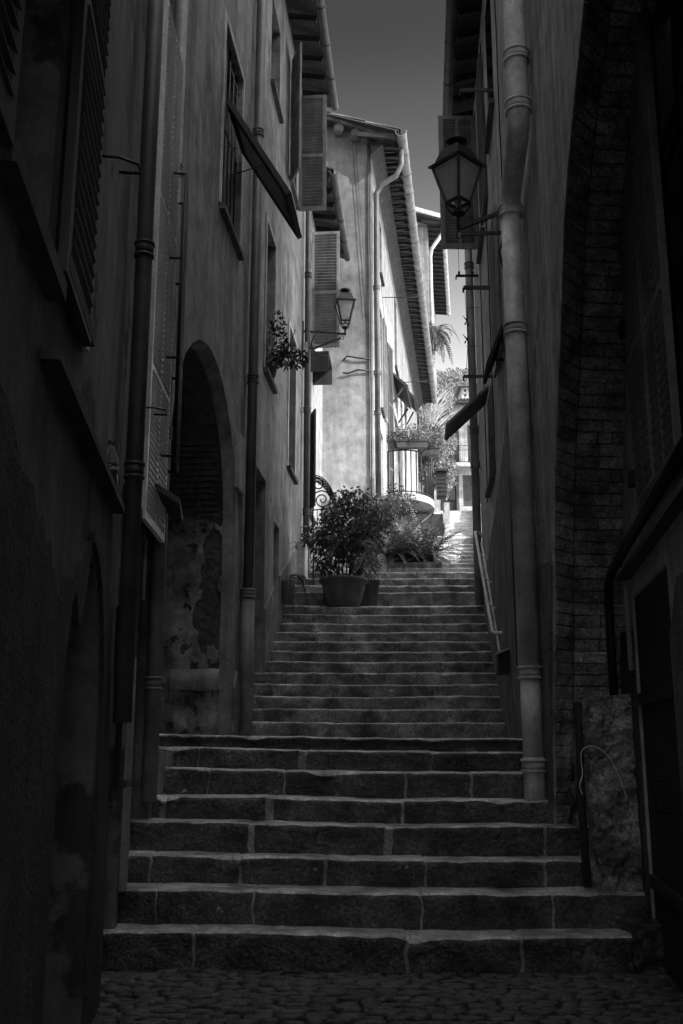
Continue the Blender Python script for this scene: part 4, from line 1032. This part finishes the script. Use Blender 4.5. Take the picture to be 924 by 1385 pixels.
# old timber post and wires beside the pedestal
po = empty('timber_post', (1.80, 8.0, .65), 'weathered dark timber post with a loose pale wire between the brick pier and the pedestal', 'post')
mb = MB(); mb.tube([(1.80,7.72,.45),(1.79,7.73,1.1),(1.81,7.76,1.6),(1.83,7.8,1.78)], [.032,.03,.03,.02], 7); mb.build('post_shaft', woodD, po)
def chaikin(p, k=2):
    for _ in range(k):
        q = [p[0]]
        for a_, c_ in zip(p, p[1:]): q += [a_.lerp(c_, .25), a_.lerp(c_, .75)]
        p = q+[p[-1]]
    return p
mb = MB(); mb.tube(chaikin([at(788,1075,7.5), at(783,1062,7.5), at(789,1048,7.5), at(786,1030,7.5), at(786,1015,7.5), at(795,1009,7.5), at(806,1009,7.5), at(824,1022,7.5), at(838,1050,7.5), at(848,1080,7.5)]), .004, 5); mb.build('loose_wire', steel, po)

# ------------------------------------------------------------------ STREET LAMPS
def lamp(name, body_c, root_pt, s, label, rz=0.0, arm='right'):
    """four sided tapered lantern on a wall bracket; body_c = centre of the lantern bottom hub"""
    o = local_root(name, body_c, label, 'street lamp', 'wall lanterns')
    w0, w1, h = .095*s, .20*s, .44*s
    ca, sa = math.cos(rz), math.sin(rz)
    def rt(x, y_, z_): return Vector((x*ca-y_*sa, x*sa+y_*ca, z_))
    c0 = [rt(x*w0,y_*w0,.12*s) for x,y_ in ((-1,-1),(1,-1),(1,1),(-1,1))]; c1 = [rt(x*w1,y_*w1,.12*s+h) for x,y_ in ((-1,-1),(1,-1),(1,1),(-1,1))]
    w0h, w1h = w0/2, w1/2
    c0 = [rt(x*w0,y_*w0,.10*s) for x,y_ in ((-1,-1),(1,-1),(1,1),(-1,1))]
    mb = MB()
    for k in range(4):
        mb.beam(c0[k], c1[k], .032*s, .032*s); mb.beam(c0[k], c0[(k+1)%4], .03*s, .03*s); mb.beam(c1[k], c1[(k+1)%4], .045*s, .035*s)
        mb.beam(c1[k], c1[k]+(c1[k]-Vector((0,0,c1[k].z))).normalized()*.05*s+Vector((0,0,-.0)), .03*s, .02*s)
        mb.tube([c0[k], c0[k]+Vector((0,0,-.05*s))], .012*s, 5)
    # lower cage
    for k in range(4):
        d_ = c0[k]; mb.tube([d_, Vector((d_.x*.9,d_.y*.9,.03*s)), Vector((d_.x*.45,d_.y*.45,-.05*s)), Vector((0,0,-.08*s))], .011*s, 6)
    mb.lathe((0,0,0), [(.04*s,-.06*s),(.075*s,-.05*s),(.08*s,-.03*s),(.05*s,-.01*s),(.03*s,.0)], 12)
    cage = mb.build('lantern_cage', iron, o)
    for k in range(4):
        mb = MB(); a_, b_, c_, d_ = c0[k]*.97, c0[(k+1)%4]*.97, c1[(k+1)%4]*.97, c1[k]*.97
        a_.z = b_.z = c0[0].z; c_.z = d_.z = c1[0].z; n_ = (b_-a_).cross(c_-b_).normalized()*.004
        mb.hexa([a_, b_, b_+n_, a_+n_, d_, c_, c_+n_, d_+n_]); mb.build('glass_pane', lampglass, o)
    mb = MB(); zt = c1[0].z
    prof = [(1.08,0,.0),(1.12,0,.02),(.92,0,.05),(.66,0,.20),(.60,0,.21),(.12,0,.30),(.1,0,.31)]
    vs = []
    for (k_, _, dz) in prof:
        for k in range(4): v = c1[k]*k_; vs.append(Vector((v.x, v.y, zt+dz*s)))
    fs = [(i*4+k, i*4+(k+1)%4, (i+1)*4+(k+1)%4, (i+1)*4+k) for i in range(len(prof)-1) for k in range(4)]+[(3,2,1,0), tuple(range(len(vs)-4, len(vs)))]
    mb.mesh(vs, fs, False)
    mb.lathe((0,0,zt+.27*s), [(.05*s,0),(.09*s,.02*s),(.13*s,.03*s),(.13*s,.05*s),(.08*s,.07*s),(.02*s,.08*s)], 14)
    mb.build('lantern_cap', iron, o)
    # bulb holder
    mb = MB(); mb.lathe((0,0,0), [(.03*s,.05*s),(.04*s,.08*s),(.045*s,.2*s),(.03*s,.26*s),(.01*s,.28*s)], 12); mb.build('bulb', white, o)
    r = Vector(root_pt)-Vector(body_c)
    mb = MB()
    return o, r
LB = at(620, 285, 10.3)
rp = PR.pt(10.25, LB.z-.10, 0)
o, r = lamp('street_lamp', LB, rp, 1.0, 'large black four sided lantern on a bracket beside the right drainpipe', rz=R(42))
mb = MB()
hub = Vector((0,0,-.08)); low = Vector((0,0,-.24))
mb.tube([hub, low], .024, 8)
wallx = r.x-.02
mb.beam(low+Vector((-.0,0,.02)), Vector((wallx, r.y, low.z+.20)), .035, .045); mb.beam(low+Vector((.02,0,-.06)), Vector((wallx, r.y, low.z-.06)), .03, .035)
mb.tube([low+Vector((.03*math.cos(a), 0, -.06+.045*math.sin(a))) for a in [2*PI*k/12 for k in range(13)]], .008, 5)
mb.obox((wallx, r.y-.03, low.z-.25), (.02,0,0), (0,.06,0), (0,0,.6))
mb.tube([(wallx,r.y,low.z-.1),(wallx-.06,r.y,low.z-.3),(wallx-.03,r.y,low.z-.45),(wallx,r.y,low.z-.55)], .014, 6)
mb.tube([(.16,0,-.38),(.19,0,-.22)], .006, 4)
mb.build('bracket', iron, o)
LB2 = at(467, 441, 18.2)
o, r = lamp('street_lamp', LB2, PL.pt(18.1, LB2.z, 0), .86, 'smaller black lantern on a scrolled bracket in front of the pale gable', rz=R(4))
mb = MB(); wx = r.x+.02
mb.tube([(0,0,-.06),(0,0,-.17)], .02, 8); mb.beam((0.02,0,-.17), (wx,r.y,-.15), .03, .04)
mb.beam((-.10,0,-.26), (wx+.18,r.y,-.52), .03, .04)
mb.tube([(-.06+.035*math.cos(a),0,-.24+.035*math.sin(a)) for a in [2*PI*k/12 for k in range(13)]], .008, 5)
mb.tube([(wx+.30,r.y,-.19),(wx+.2,r.y,-.28),(wx+.15,r.y,-.42),(wx+.2,r.y,-.55),(wx+.32,r.y,-.66),(wx+.42,r.y,-.68)], .018, 6)
mb.obox((wx-.02,r.y-.03,-.80), (.03,0,0), (0,.05,0), (0,0,.85)); mb.beam((wx,r.y,-.5),(wx+.22,r.y,-.5),.025,.03)
mb.build('bracket', iron, o)
jb = empty('junction_box', PL.pt(18.0,9.35), 'small white junction box under the smaller lantern bracket', 'electrical box')
q0 = at(413,470,18.0); mb = MB(); mb.obox(q0+Vector((-.04,-.04,-.09)), (.09,0,0), (0,.06,0), (0,0,.19)); mb.box(q0.x-.03,q0.x+.04,q0.y-.045,q0.y-.04,q0.z-.07,q0.z+.08); mb.build('box_cover', white, jb)
mtr = empty('meter_cabinet', PL.pt(17.6,4.2), 'slim white meter cabinet on the left wall beside the top step', 'meter box')
mb = MB(); mb.wbox(PL, 17.45,17.95, 4.35, 4.95, .03, .16); mb.wbox(PL, 17.49,17.91, 4.39,4.91, .16,.166); mb.build('cabinet_body', white, mtr)
mb = MB(); mb.wbox(PL, 17.47,17.93, 3.75, 4.34, .03, .15); mb.build('cabinet_base', woodD, mtr)
pq = empty('wall_plaque', PL.pt(11.95,4.85), 'blank pale plaque on the wall left of the tall drainpipe', 'plaque')
mb = MB(); mb.wbox(PL, 11.55, 12.0, 4.45, 5.15, .002, .05); mb.wbox(PL, 11.58,11.97,4.48,5.12,.05,.054); mb.build('plaque_board', plL2, pq)

# plants on the left wall
o = local_root('window_plant', PL.pt(14.0, 6.77, .02), 'dark leafy plant in a pot on the window sill above the left drainpipe', 'potted plant')
mb = MB(); mb.lathe((0,0,0), [(.08,0),(.09,.01),(.12,.16),(.13,.17),(.13,.2),(.11,.2)], 16); mb.build('pot', pot, o)
mb = MB(); clump(mb, (.08,-.1,.45), (.2,.35,.3), 150, .11, W=.055); clump(mb, (.30,.1,.35), (.26,.2,.16), 130, .11, W=.055); clump(mb, (.12,.0,.85), (.1,.2,.18), 50, .1)
for k in range(8): mb.tube([(0,0,.2), (random.uniform(.1,.3),random.uniform(-.2,.2),.4), (random.uniform(.2,.5),random.uniform(-.2,.2),random.uniform(.2,.7))], .006, 4)
mb.build('foliage', leafK, o)
o = local_root('fern_pot', PL.pt(15.6, 3.6, .1), 'hanging strap leaved plant against the left dado near the small hatch', 'plant')
mb = MB()
for k in range(46):
    an = random.uniform(-1.4,1.4); d = Vector((math.cos(an)*.5, math.sin(an), random.uniform(.2,1.2)))
    frond(mb, (0,0,.35), d, random.uniform(.4,.75), .03, arch=2.8, n=12, w=.012)
mb.build('foliage', leafD, o)
mb = MB(); mb.lathe((0,0,0), [(.09,0),(.1,.01),(.13,.3),(.14,.32),(.14,.36),(.12,.36)], 16); mb.build('pot', pot, o)

# ------------------------------------------------------------------ FAR AREA
# garden walls by the far stairs
gw_ = empty('garden_wall', (2.6, 26, 6), 'bright low garden wall left of the far stairs', 'wall')
mb = MB()
Ys = [24.9+i*1.0 for i in range(34)]
def zfar(Y):
    for (Y0, za, zb, Y1) in segs:
        if Y0 <= Y <= Y1: return zb
    return segs[-1][2] if Y > segs[-1][0] else Zb
for i in range(len(Ys)-1):
    y0_, y1_ = Ys[i], Ys[i+1]; x0_, x1_ = .102*y0_-.05, .102*y1_-.05; za, zb = zfar(y0_)+.35, zfar(y1_)+.35
    mb.hexa([(x0_-.25,y0_,0),(x0_,y0_,0),(x1_,y1_,0),(x1_-.25,y1_,0),(x0_-.25,y0_,za),(x0_,y0_,za),(x1_,y1_,zb),(x1_-.25,y1_,zb)])
mb.build('wall_body', farw, gw_)
gw2 = empty('parapet_wall', (2.8, 19, 4.5), 'white plastered parapet right of the far stairs', 'wall')
mb = MB(); Ys = [16.3+i*1.0 for i in range(44)]
for i in range(len(Ys)-1):
    y0_, y1_ = Ys[i], Ys[i+1]; x0_, x1_ = .1365*y0_+.0, .1365*y1_+.0
    if y0_ < 17.2: x0_ = 2.42
    h_ = .35 if y0_ < 24 else .75
    za, zb = (zfar(y0_) if y0_ > 18.6 else 4.3)+h_, (zfar(y1_) if y1_ > 18.6 else 4.3)+h_
    mb.hexa([(x0_,y0_,0),(x0_+.25,y0_,0),(x1_+.25,y1_,0),(x1_,y1_,0),(x0_,y0_,za),(x0_+.25,y0_,za),(x1_+.25,y1_,zb),(x1_,y1_,zb)])
mb.build('wall_body', farw, gw2)
# terrain right and left of the far stairs
mb = MB(); n_ = 24; vs = []; fs = []
for j in range(n_+1):
    Y_ = 17+ (90-17)*j/n_
    for i in range(n_+1):
        X_ = .1365*Y_+.2+ (45*(i/n_)**1.5); zz = (zfar(min(Y_,59)) if Y_ > 18.6 else 4.3)-.4+nz((X_*.2,Y_*.2,0))*.6*min(1,i/4)
        vs.append((X_, Y_, zz))
for j in range(n_):
    for i in range(n_): q = j*(n_+1)+i; fs.append((q,q+1,q+n_+2,q+n_+1))
mb.mesh(vs, fs, True); mb.build('terrain', hill_m, kind='structure')

# far house
HY = 60.0
b = empty('far_house', (7.2, HY, 15.1), 'small far house with iron balcony and tiled roof at the top of the stairs', 'house')
PH = Cross(HY); z0 = 15.1
dr_ = (6.15,7.15,15.1,17.55); 
mb = MB(); mb.panel(PH, [(5.3,z0-3),(14,z0-3),(14,22.2),(5.3,22.2)], [rect(*dr_), rect(7.0+.55,9.2,15.6,17.6), rect(6.6,7.4,18.25,20.5), rect(7.9,8.7,18.25,20.9)], th=.3); mb.build('wall', farw, b)
mb = MB(); mb.box(7.5,9.3,HY+.06,HY+.2,15.5,17.7); mb.build('shaded_infill', dkwall, b)  # dark panel with the lower wall's shade put into its colour
mb = MB(); mb.box(6.15,7.15,HY+.15,HY+.2,15.1,17.55)
for xx in (6.22,6.68): mb.box(xx,xx+.40,HY+.1,HY+.148,15.2,15.9)
mb.box(6.63,6.67,HY+.09,HY+.147,15.1,17.5); dd_ = mb.build('door', woodD, b)
mb = MB(); 
for xx in (6.24,6.72): mb.box(xx,xx+.34,HY+.12,HY+.147,16.05,17.35)
sub(mb, 'pane', glass, dd_)
mb = MB(); mb.box(6.0,6.13,HY-.04,HY-.002,15.1,17.7); mb.box(7.17,7.3,HY-.04,HY-.002,15.1,17.7); mb.box(6.13,7.17,HY-.04,HY-.002,17.57,17.72); mb.build('door_surround', sillm, b)
for r_ in ((6.6,7.4,18.25,20.5),(7.9,8.7,18.25,20.9)):
    window(b, PH, *r_, recess=.1, frame=shutM, sill=False)
mb = MB(); mb.box(6.6,12,HY-1.0,HY-.002,17.9,18.15); mb.build('balcony_slab', farw, b)
mb = MB()
for k in range(45): mb.tube([(6.65+k*.115,HY-.95,18.15),(6.65+k*.115,HY-.95,19.2)], .012, 4)
for zz in (18.2,18.95,19.25): mb.tube([(6.65,HY-.95,zz),(11.8,HY-.95,zz)], .02, 4)
for k in range(12):
    c_ = Vector((6.8+k*.4,HY-.95,19.1)); mb.tube([c_+Vector((.14*math.cos(a),0,.07*math.sin(a))) for a in [2*PI*q_/8 for q_ in range(9)]], .01, 4)
mb.build('balcony_railing', iron, b)
mb = MB(); mb.hexa([(5.2,HY-1.1,22.0),(14,HY-1.1,22.0),(14,HY+4,23.2),(5.2,HY+4,23.2),(5.2,HY-1.1,22.15),(14,HY-1.1,22.15),(14,HY+4,23.35),(5.2,HY+4,23.35)]); rf = mb.build('roof', soff, b)
mb = MB()
for k in range(44): xx = 5.3+k*.2; mb.tube([(xx,HY-1.15,22.2),(xx,HY+3.9,23.4)], .085, 6)
sub(mb, 'roof_tiles', tile, rf)
# far left house behind the gabled house
b = empty('tall_far_house', (4.0, 46, 10), 'distant pale house with dark tiled eave behind the gabled house', 'house')
P5 = Plane(-1.63, .13, 1); GY5 = 46
mb = MB(); mb.panel(Cross(GY5), [(-2,5),(P5.x(GY5),5),(P5.x(GY5),27.0),(-2,29)], th=.3); mb.panel(P5, [(GY5,5),(57,5),(57,27.0),(GY5,27.0)], [rect(48,49,19,21), rect(51,52,19,21)], th=.3); mb.build('wall', fac, b)
window(b, P5, 48,49,19,21, recess=.1, frame=shutM); window(b, P5, 51,52,19,21, recess=.1, frame=shutM)
eave(b, P5, 45.6, 57, 26.9, .75, back=4, rise=.3, raf=.5, gr=.12, gmat=pipeR)
mb = MB(); mb.hexa([(5.3,GY5-.5,27.0),(-2,GY5-.5,29.2),(-2,GY5,29.2),(5.3,GY5,27.0),(5.3,GY5-.5,27.25),(-2,GY5-.5,29.45),(-2,GY5,29.45),(5.3,GY5,27.25)]); mb.build('rake_board', white, b)
q5 = lambda d, z_: P5.pt(GY5+.1, z_, d)
drain(b, [q5(.78,26.8), q5(.74,26.5), q5(.2,25.7), q5(.12,25.3), q5(.12,12)], .10, white, (), n=10)

# tree overhanging between the houses
def tree(name, base, label, trunk, limbs, clumps, mat, L_, cat='tree'):
    o = empty(name, base, label, cat); mb = MB()
    for pts, rs in [trunk]+limbs: mb.tube(pts, rs, 7)
    mb.build('trunk', bark, o)
    mb = MB()
    for c_, rd, n_ in clumps: clump(mb, c_, rd, n_, L_, shell=.1)
    mb.build('crown', mat, o); return o
cl = []
for k in range(26):
    p = at(random.uniform(570,603), random.uniform(535,650), 44+random.uniform(-1.5,1.5)); cl.append((p, (random.uniform(.35,.7),.6,random.uniform(.35,.7)), 420))
for (x, y_) in ((609,605),(611,628),(608,645),(603,655),(600,668),(612,575),(600,545),(590,530),(606,560)): cl.append((at(x,y_,43.5), (.24,.3,.24), 90))
tree('garden_tree', (3.9,44,10.8), 'pale sunlit leafy tree hanging over the left side of the far stairs',
     ([(3.9,44,9),(3.9,44,12.5),(4.1,44,15.5)], [.16,.13,.07]),
     [([(3.9,44,12),(4.8,43.8,14),(5.0,43.7,14.8)],[.08,.05,.02]), ([(4.0,44,13.5),(3.6,44,16),(3.7,44,17.5)],[.08,.05,.02]), ([(4.0,44,14),(4.7,44,16.5),(4.9,44,18)],[.07,.04,.02])], cl, leafB, .17)
o = empty('yucca_plant', (4.0,43,13), 'tall pale grassy yucca with long straight strands above the garden tree', 'plant')
mb = MB()
for k in range(150):
    p = at(random.uniform(567,590), random.uniform(560,600), 42.6+random.uniform(-.5,.5)); d = Vector((random.uniform(-.2,1.0), random.uniform(-.3,.3), random.uniform(.7,1.5))).normalized()
    L_ = random.uniform(1.0,2.2); s_ = Vector((.02,0,0)); t_ = p+d*L_+Vector((.15,0,-.2)); m_ = p+d*L_*.5
    mb.mesh([p-s_, p+s_, m_+s_, t_, m_-s_], [(0,1,2,3,4)])
mb.build('strap_leaves', Mleaf('straw_leaf', .35, .6), o)
o = empty('palm_tree', at(598,470,43)-Vector((0,0,8)), 'palm with drooping pale fronds in front of the distant eave', 'tree')
mb = MB(); pc = at(588,450,43); mb.tube([at(576,600,43), at(577,500,43), at(582,465,43), pc], [.14,.12,.1,.08], 8); mb.build('trunk', bark, o)
mb = MB()
for k in range(44):
    an = random.uniform(0,2*PI); frond(mb, pc, (math.cos(an), math.sin(an), random.uniform(-.2,1.2)), random.uniform(1.0,1.9), .2, arch=2.0, n=18, w=.05, stemr=.015)
mb.build('crown', leafK, o)
for (x, y_) in ((578,552),(0,0)):
    if x: 
        o = empty('white_wall_block', at(578,585,45.2)-Vector((0,0,3)), 'small white garden wall showing through the tree', 'wall')
        p0 = at(566,592,45.6); p1 = at(592,577,45.6); mb = MB(); mb.box(p0.x,p1.x,45.6,45.9,8,p1.z); mb.box(p0.x-.05,p1.x+.05,45.55,45.95,p1.z,p1.z+.08); mb.build('wall_body', white, o)
# hillside and hotel-like block on it
mb = MB(); nu, nv = 60, 30; vs = []; fs = []
for j in range(nv+1):
    for i in range(nu+1):
        X_ = -60+180*i/nu; Y_ = 95+70*j/nv
        ridge = 58+5*nz((X_*.05, 1, 1))+2.0*nz((X_*.2,2,2)); t = j/nv
        zz = 10+ (ridge-10)*math.sin(min(1,t*1.15)*PI/2)+1.2*nz((X_*.25,Y_*.25,0))+.6*nz((X_*.8,Y_*.8,4))
        vs.append((X_, Y_, zz))
for j in range(nv):
    for i in range(nu): q = j*(nu+1)+i; fs.append((q,q+1,q+nu+2,q+nu+1))
mb.mesh(vs, fs, True); mb.build('hills', hill_m, kind='structure')
mb = MB()
for k in range(170):
    px_ = random.uniform(592,655); Y_ = random.uniform(96,150)
    t = (Y_-95)/70; X_ = (px_-462)/FL*Y_; ridge = 58+5*nz((X_*.05,1,1))+2.0*nz((X_*.2,2,2)); zz = 10+(ridge-10)*math.sin(min(1,t*1.15)*PI/2)
    clump(mb, (X_,Y_,zz+.6), (1.3,1.3,1.1), 60, .55, W=.4, shell=.3)
mb.build('hillside_bushes', leafB, kind='stuff')
b = empty('hillside_villa', at(630,545,88)-Vector((0,0,6)), 'white building with rows of small windows on the far hillside', 'building')
p0 = at(625,560,90); p1 = at(668,524,90); mb = MB(); hs = []
for r_ in range(5):
    for c_ in range(8):
        xx = p0.x+.25+c_*.42; zz = p0.z+.3+r_*.48
        if xx+.22 < p1.x: hs.append(rect(xx, xx+.2, zz, zz+.28))
mb.panel(Cross(90), [(p0.x,p0.z-8),(p1.x,p0.z-8),(p1.x,p1.z),(p0.x,p1.z)], hs, th=.2); mb.quad((p0.x,90,p0.z-8),(p0.x,90,p1.z),(p0.x,95,p1.z),(p0.x,95,p0.z-8)); mb.build('wall', farw, b)
mb = MB(); mb.box(p0.x,p1.x,90.22,90.3,p0.z-8,p1.z-.1); mb.build('window_glass', glass, b)
mb = MB(); mb.hexa([(p0.x-.3,89.6,p1.z),(p1.x+.3,89.6,p1.z),(p1.x+.3,95,p1.z+.0),(p0.x-.3,95,p1.z),(p0.x-.3,89.6,p1.z+.12),(p1.x+.3,89.6,p1.z+.12),(p1.x+.3,92.5,p1.z+1.0),(p0.x-.3,92.5,p1.z+1.0)]); mb.build('roof', tile, b)

# ------------------------------------------------------------------ added behind and above the camera to shade the foreground
b = empty('unseen_shade_house', (0,-2.2,0), 'added unseen house and overhead slab keeping light off the near alley', 'building')
mb = MB(); mb.box(-6,-1.0,-3.2,-2.6,-.05,4.5); mb.box(1.6,6,-3.2,-2.6,-.05,4.5); mb.box(-1.0,1.6,-3.2,-2.6,3.0,4.5)
mb.build('wall', plN, b)
mb = MB(); mb.box(-3.2,3.2,.4,3.3,4.55,6.6); mb.build('shade_slab', plN, b)  # unseen slab added overhead to darken the foreground

# ------------------------------------------------------------------ camera, light, world
cam = bpy.data.cameras.new('camera'); co = bpy.data.objects.new('camera', cam); C.objects.link(co)
cam.sensor_fit = 'HORIZONTAL'; cam.sensor_width = 36; cam.lens = 36*FL/924; cam.clip_end = 2000; cam.clip_start = .05
co.location = (0,0,EYE); co.rotation_euler = (PI/2+TH, 0, 0)
S = bpy.context.scene; S.camera = co
sd = Vector((.72,-.34,.62)).normalized()
sun = bpy.data.lights.new('sun', 'SUN'); so = bpy.data.objects.new('sun', sun); C.objects.link(so)
sun.energy = 2.0; sun.angle = R(.53); sun.color = (1,1,1)
so.rotation_euler = sd.to_track_quat('Z', 'Y').to_euler(); so.location = (20,-10,40)
el_s = math.asin(sd.z); az = math.atan2(sd.x, sd.y)
w = bpy.data.worlds.new('World'); S.world = w; w.use_nodes = True; nt = w.node_tree; N = nt.nodes; Lk = nt.links
sky = N.new('ShaderNodeTexSky'); sky.sky_type = 'NISHITA'; sky.sun_disc = False; sky.sun_elevation = el_s; sky.sun_rotation = az; sky.dust_density = 2.5
bw = N.new('ShaderNodeRGBToBW'); Lk.new(sky.outputs[0], bw.inputs[0])
# grey sky shaped by height; bright overhead part added to light the alley
bg = N['Background']; bg.inputs['Strength'].default_value = .12; 
tcw = N.new('ShaderNodeTexCoord'); sx = N.new('ShaderNodeSeparateXYZ'); Lk.new(tcw.outputs['Generated'], sx.inputs[0])
SKYK = 3.2
# thick haze low over the town, a darkened band above, added light overhead
hz = N.new('ShaderNodeFloatCurve'); cv = hz.mapping.curves[0]
cv.points[0].location = (0, .33); cv.points[1].location = (1, 1.0)
for p_ in ((.30,.42),(.37,.28),(.5,.10),(.57,.058),(.65,.036),(.70,.08),(.80,1.0)): cv.points.new(*p_)
hz.mapping.update(); Lk.new(sx.outputs['Z'], hz.inputs['Value'])
hm = N.new('ShaderNodeMath'); hm.operation = 'MULTIPLY'; hm.inputs[1].default_value = SKYK; Lk.new(hz.outputs[0], hm.inputs[0]); hz = hm
mu = N.new('ShaderNodeMath'); mu.operation = 'MULTIPLY'; Lk.new(hz.outputs[0], mu.inputs[0]); Lk.new(bw.outputs[0], mu.inputs[1]); Lk.new(mu.outputs[0], bg.inputs['Color'])
S.view_settings.view_transform = 'Standard'; S.view_settings.look = 'None'; S.view_settings.exposure = 1.9; S.view_settings.gamma = 1
S.cycles.use_denoising = True; S.cycles.max_bounces = 8; S.cycles.diffuse_bounces = 5
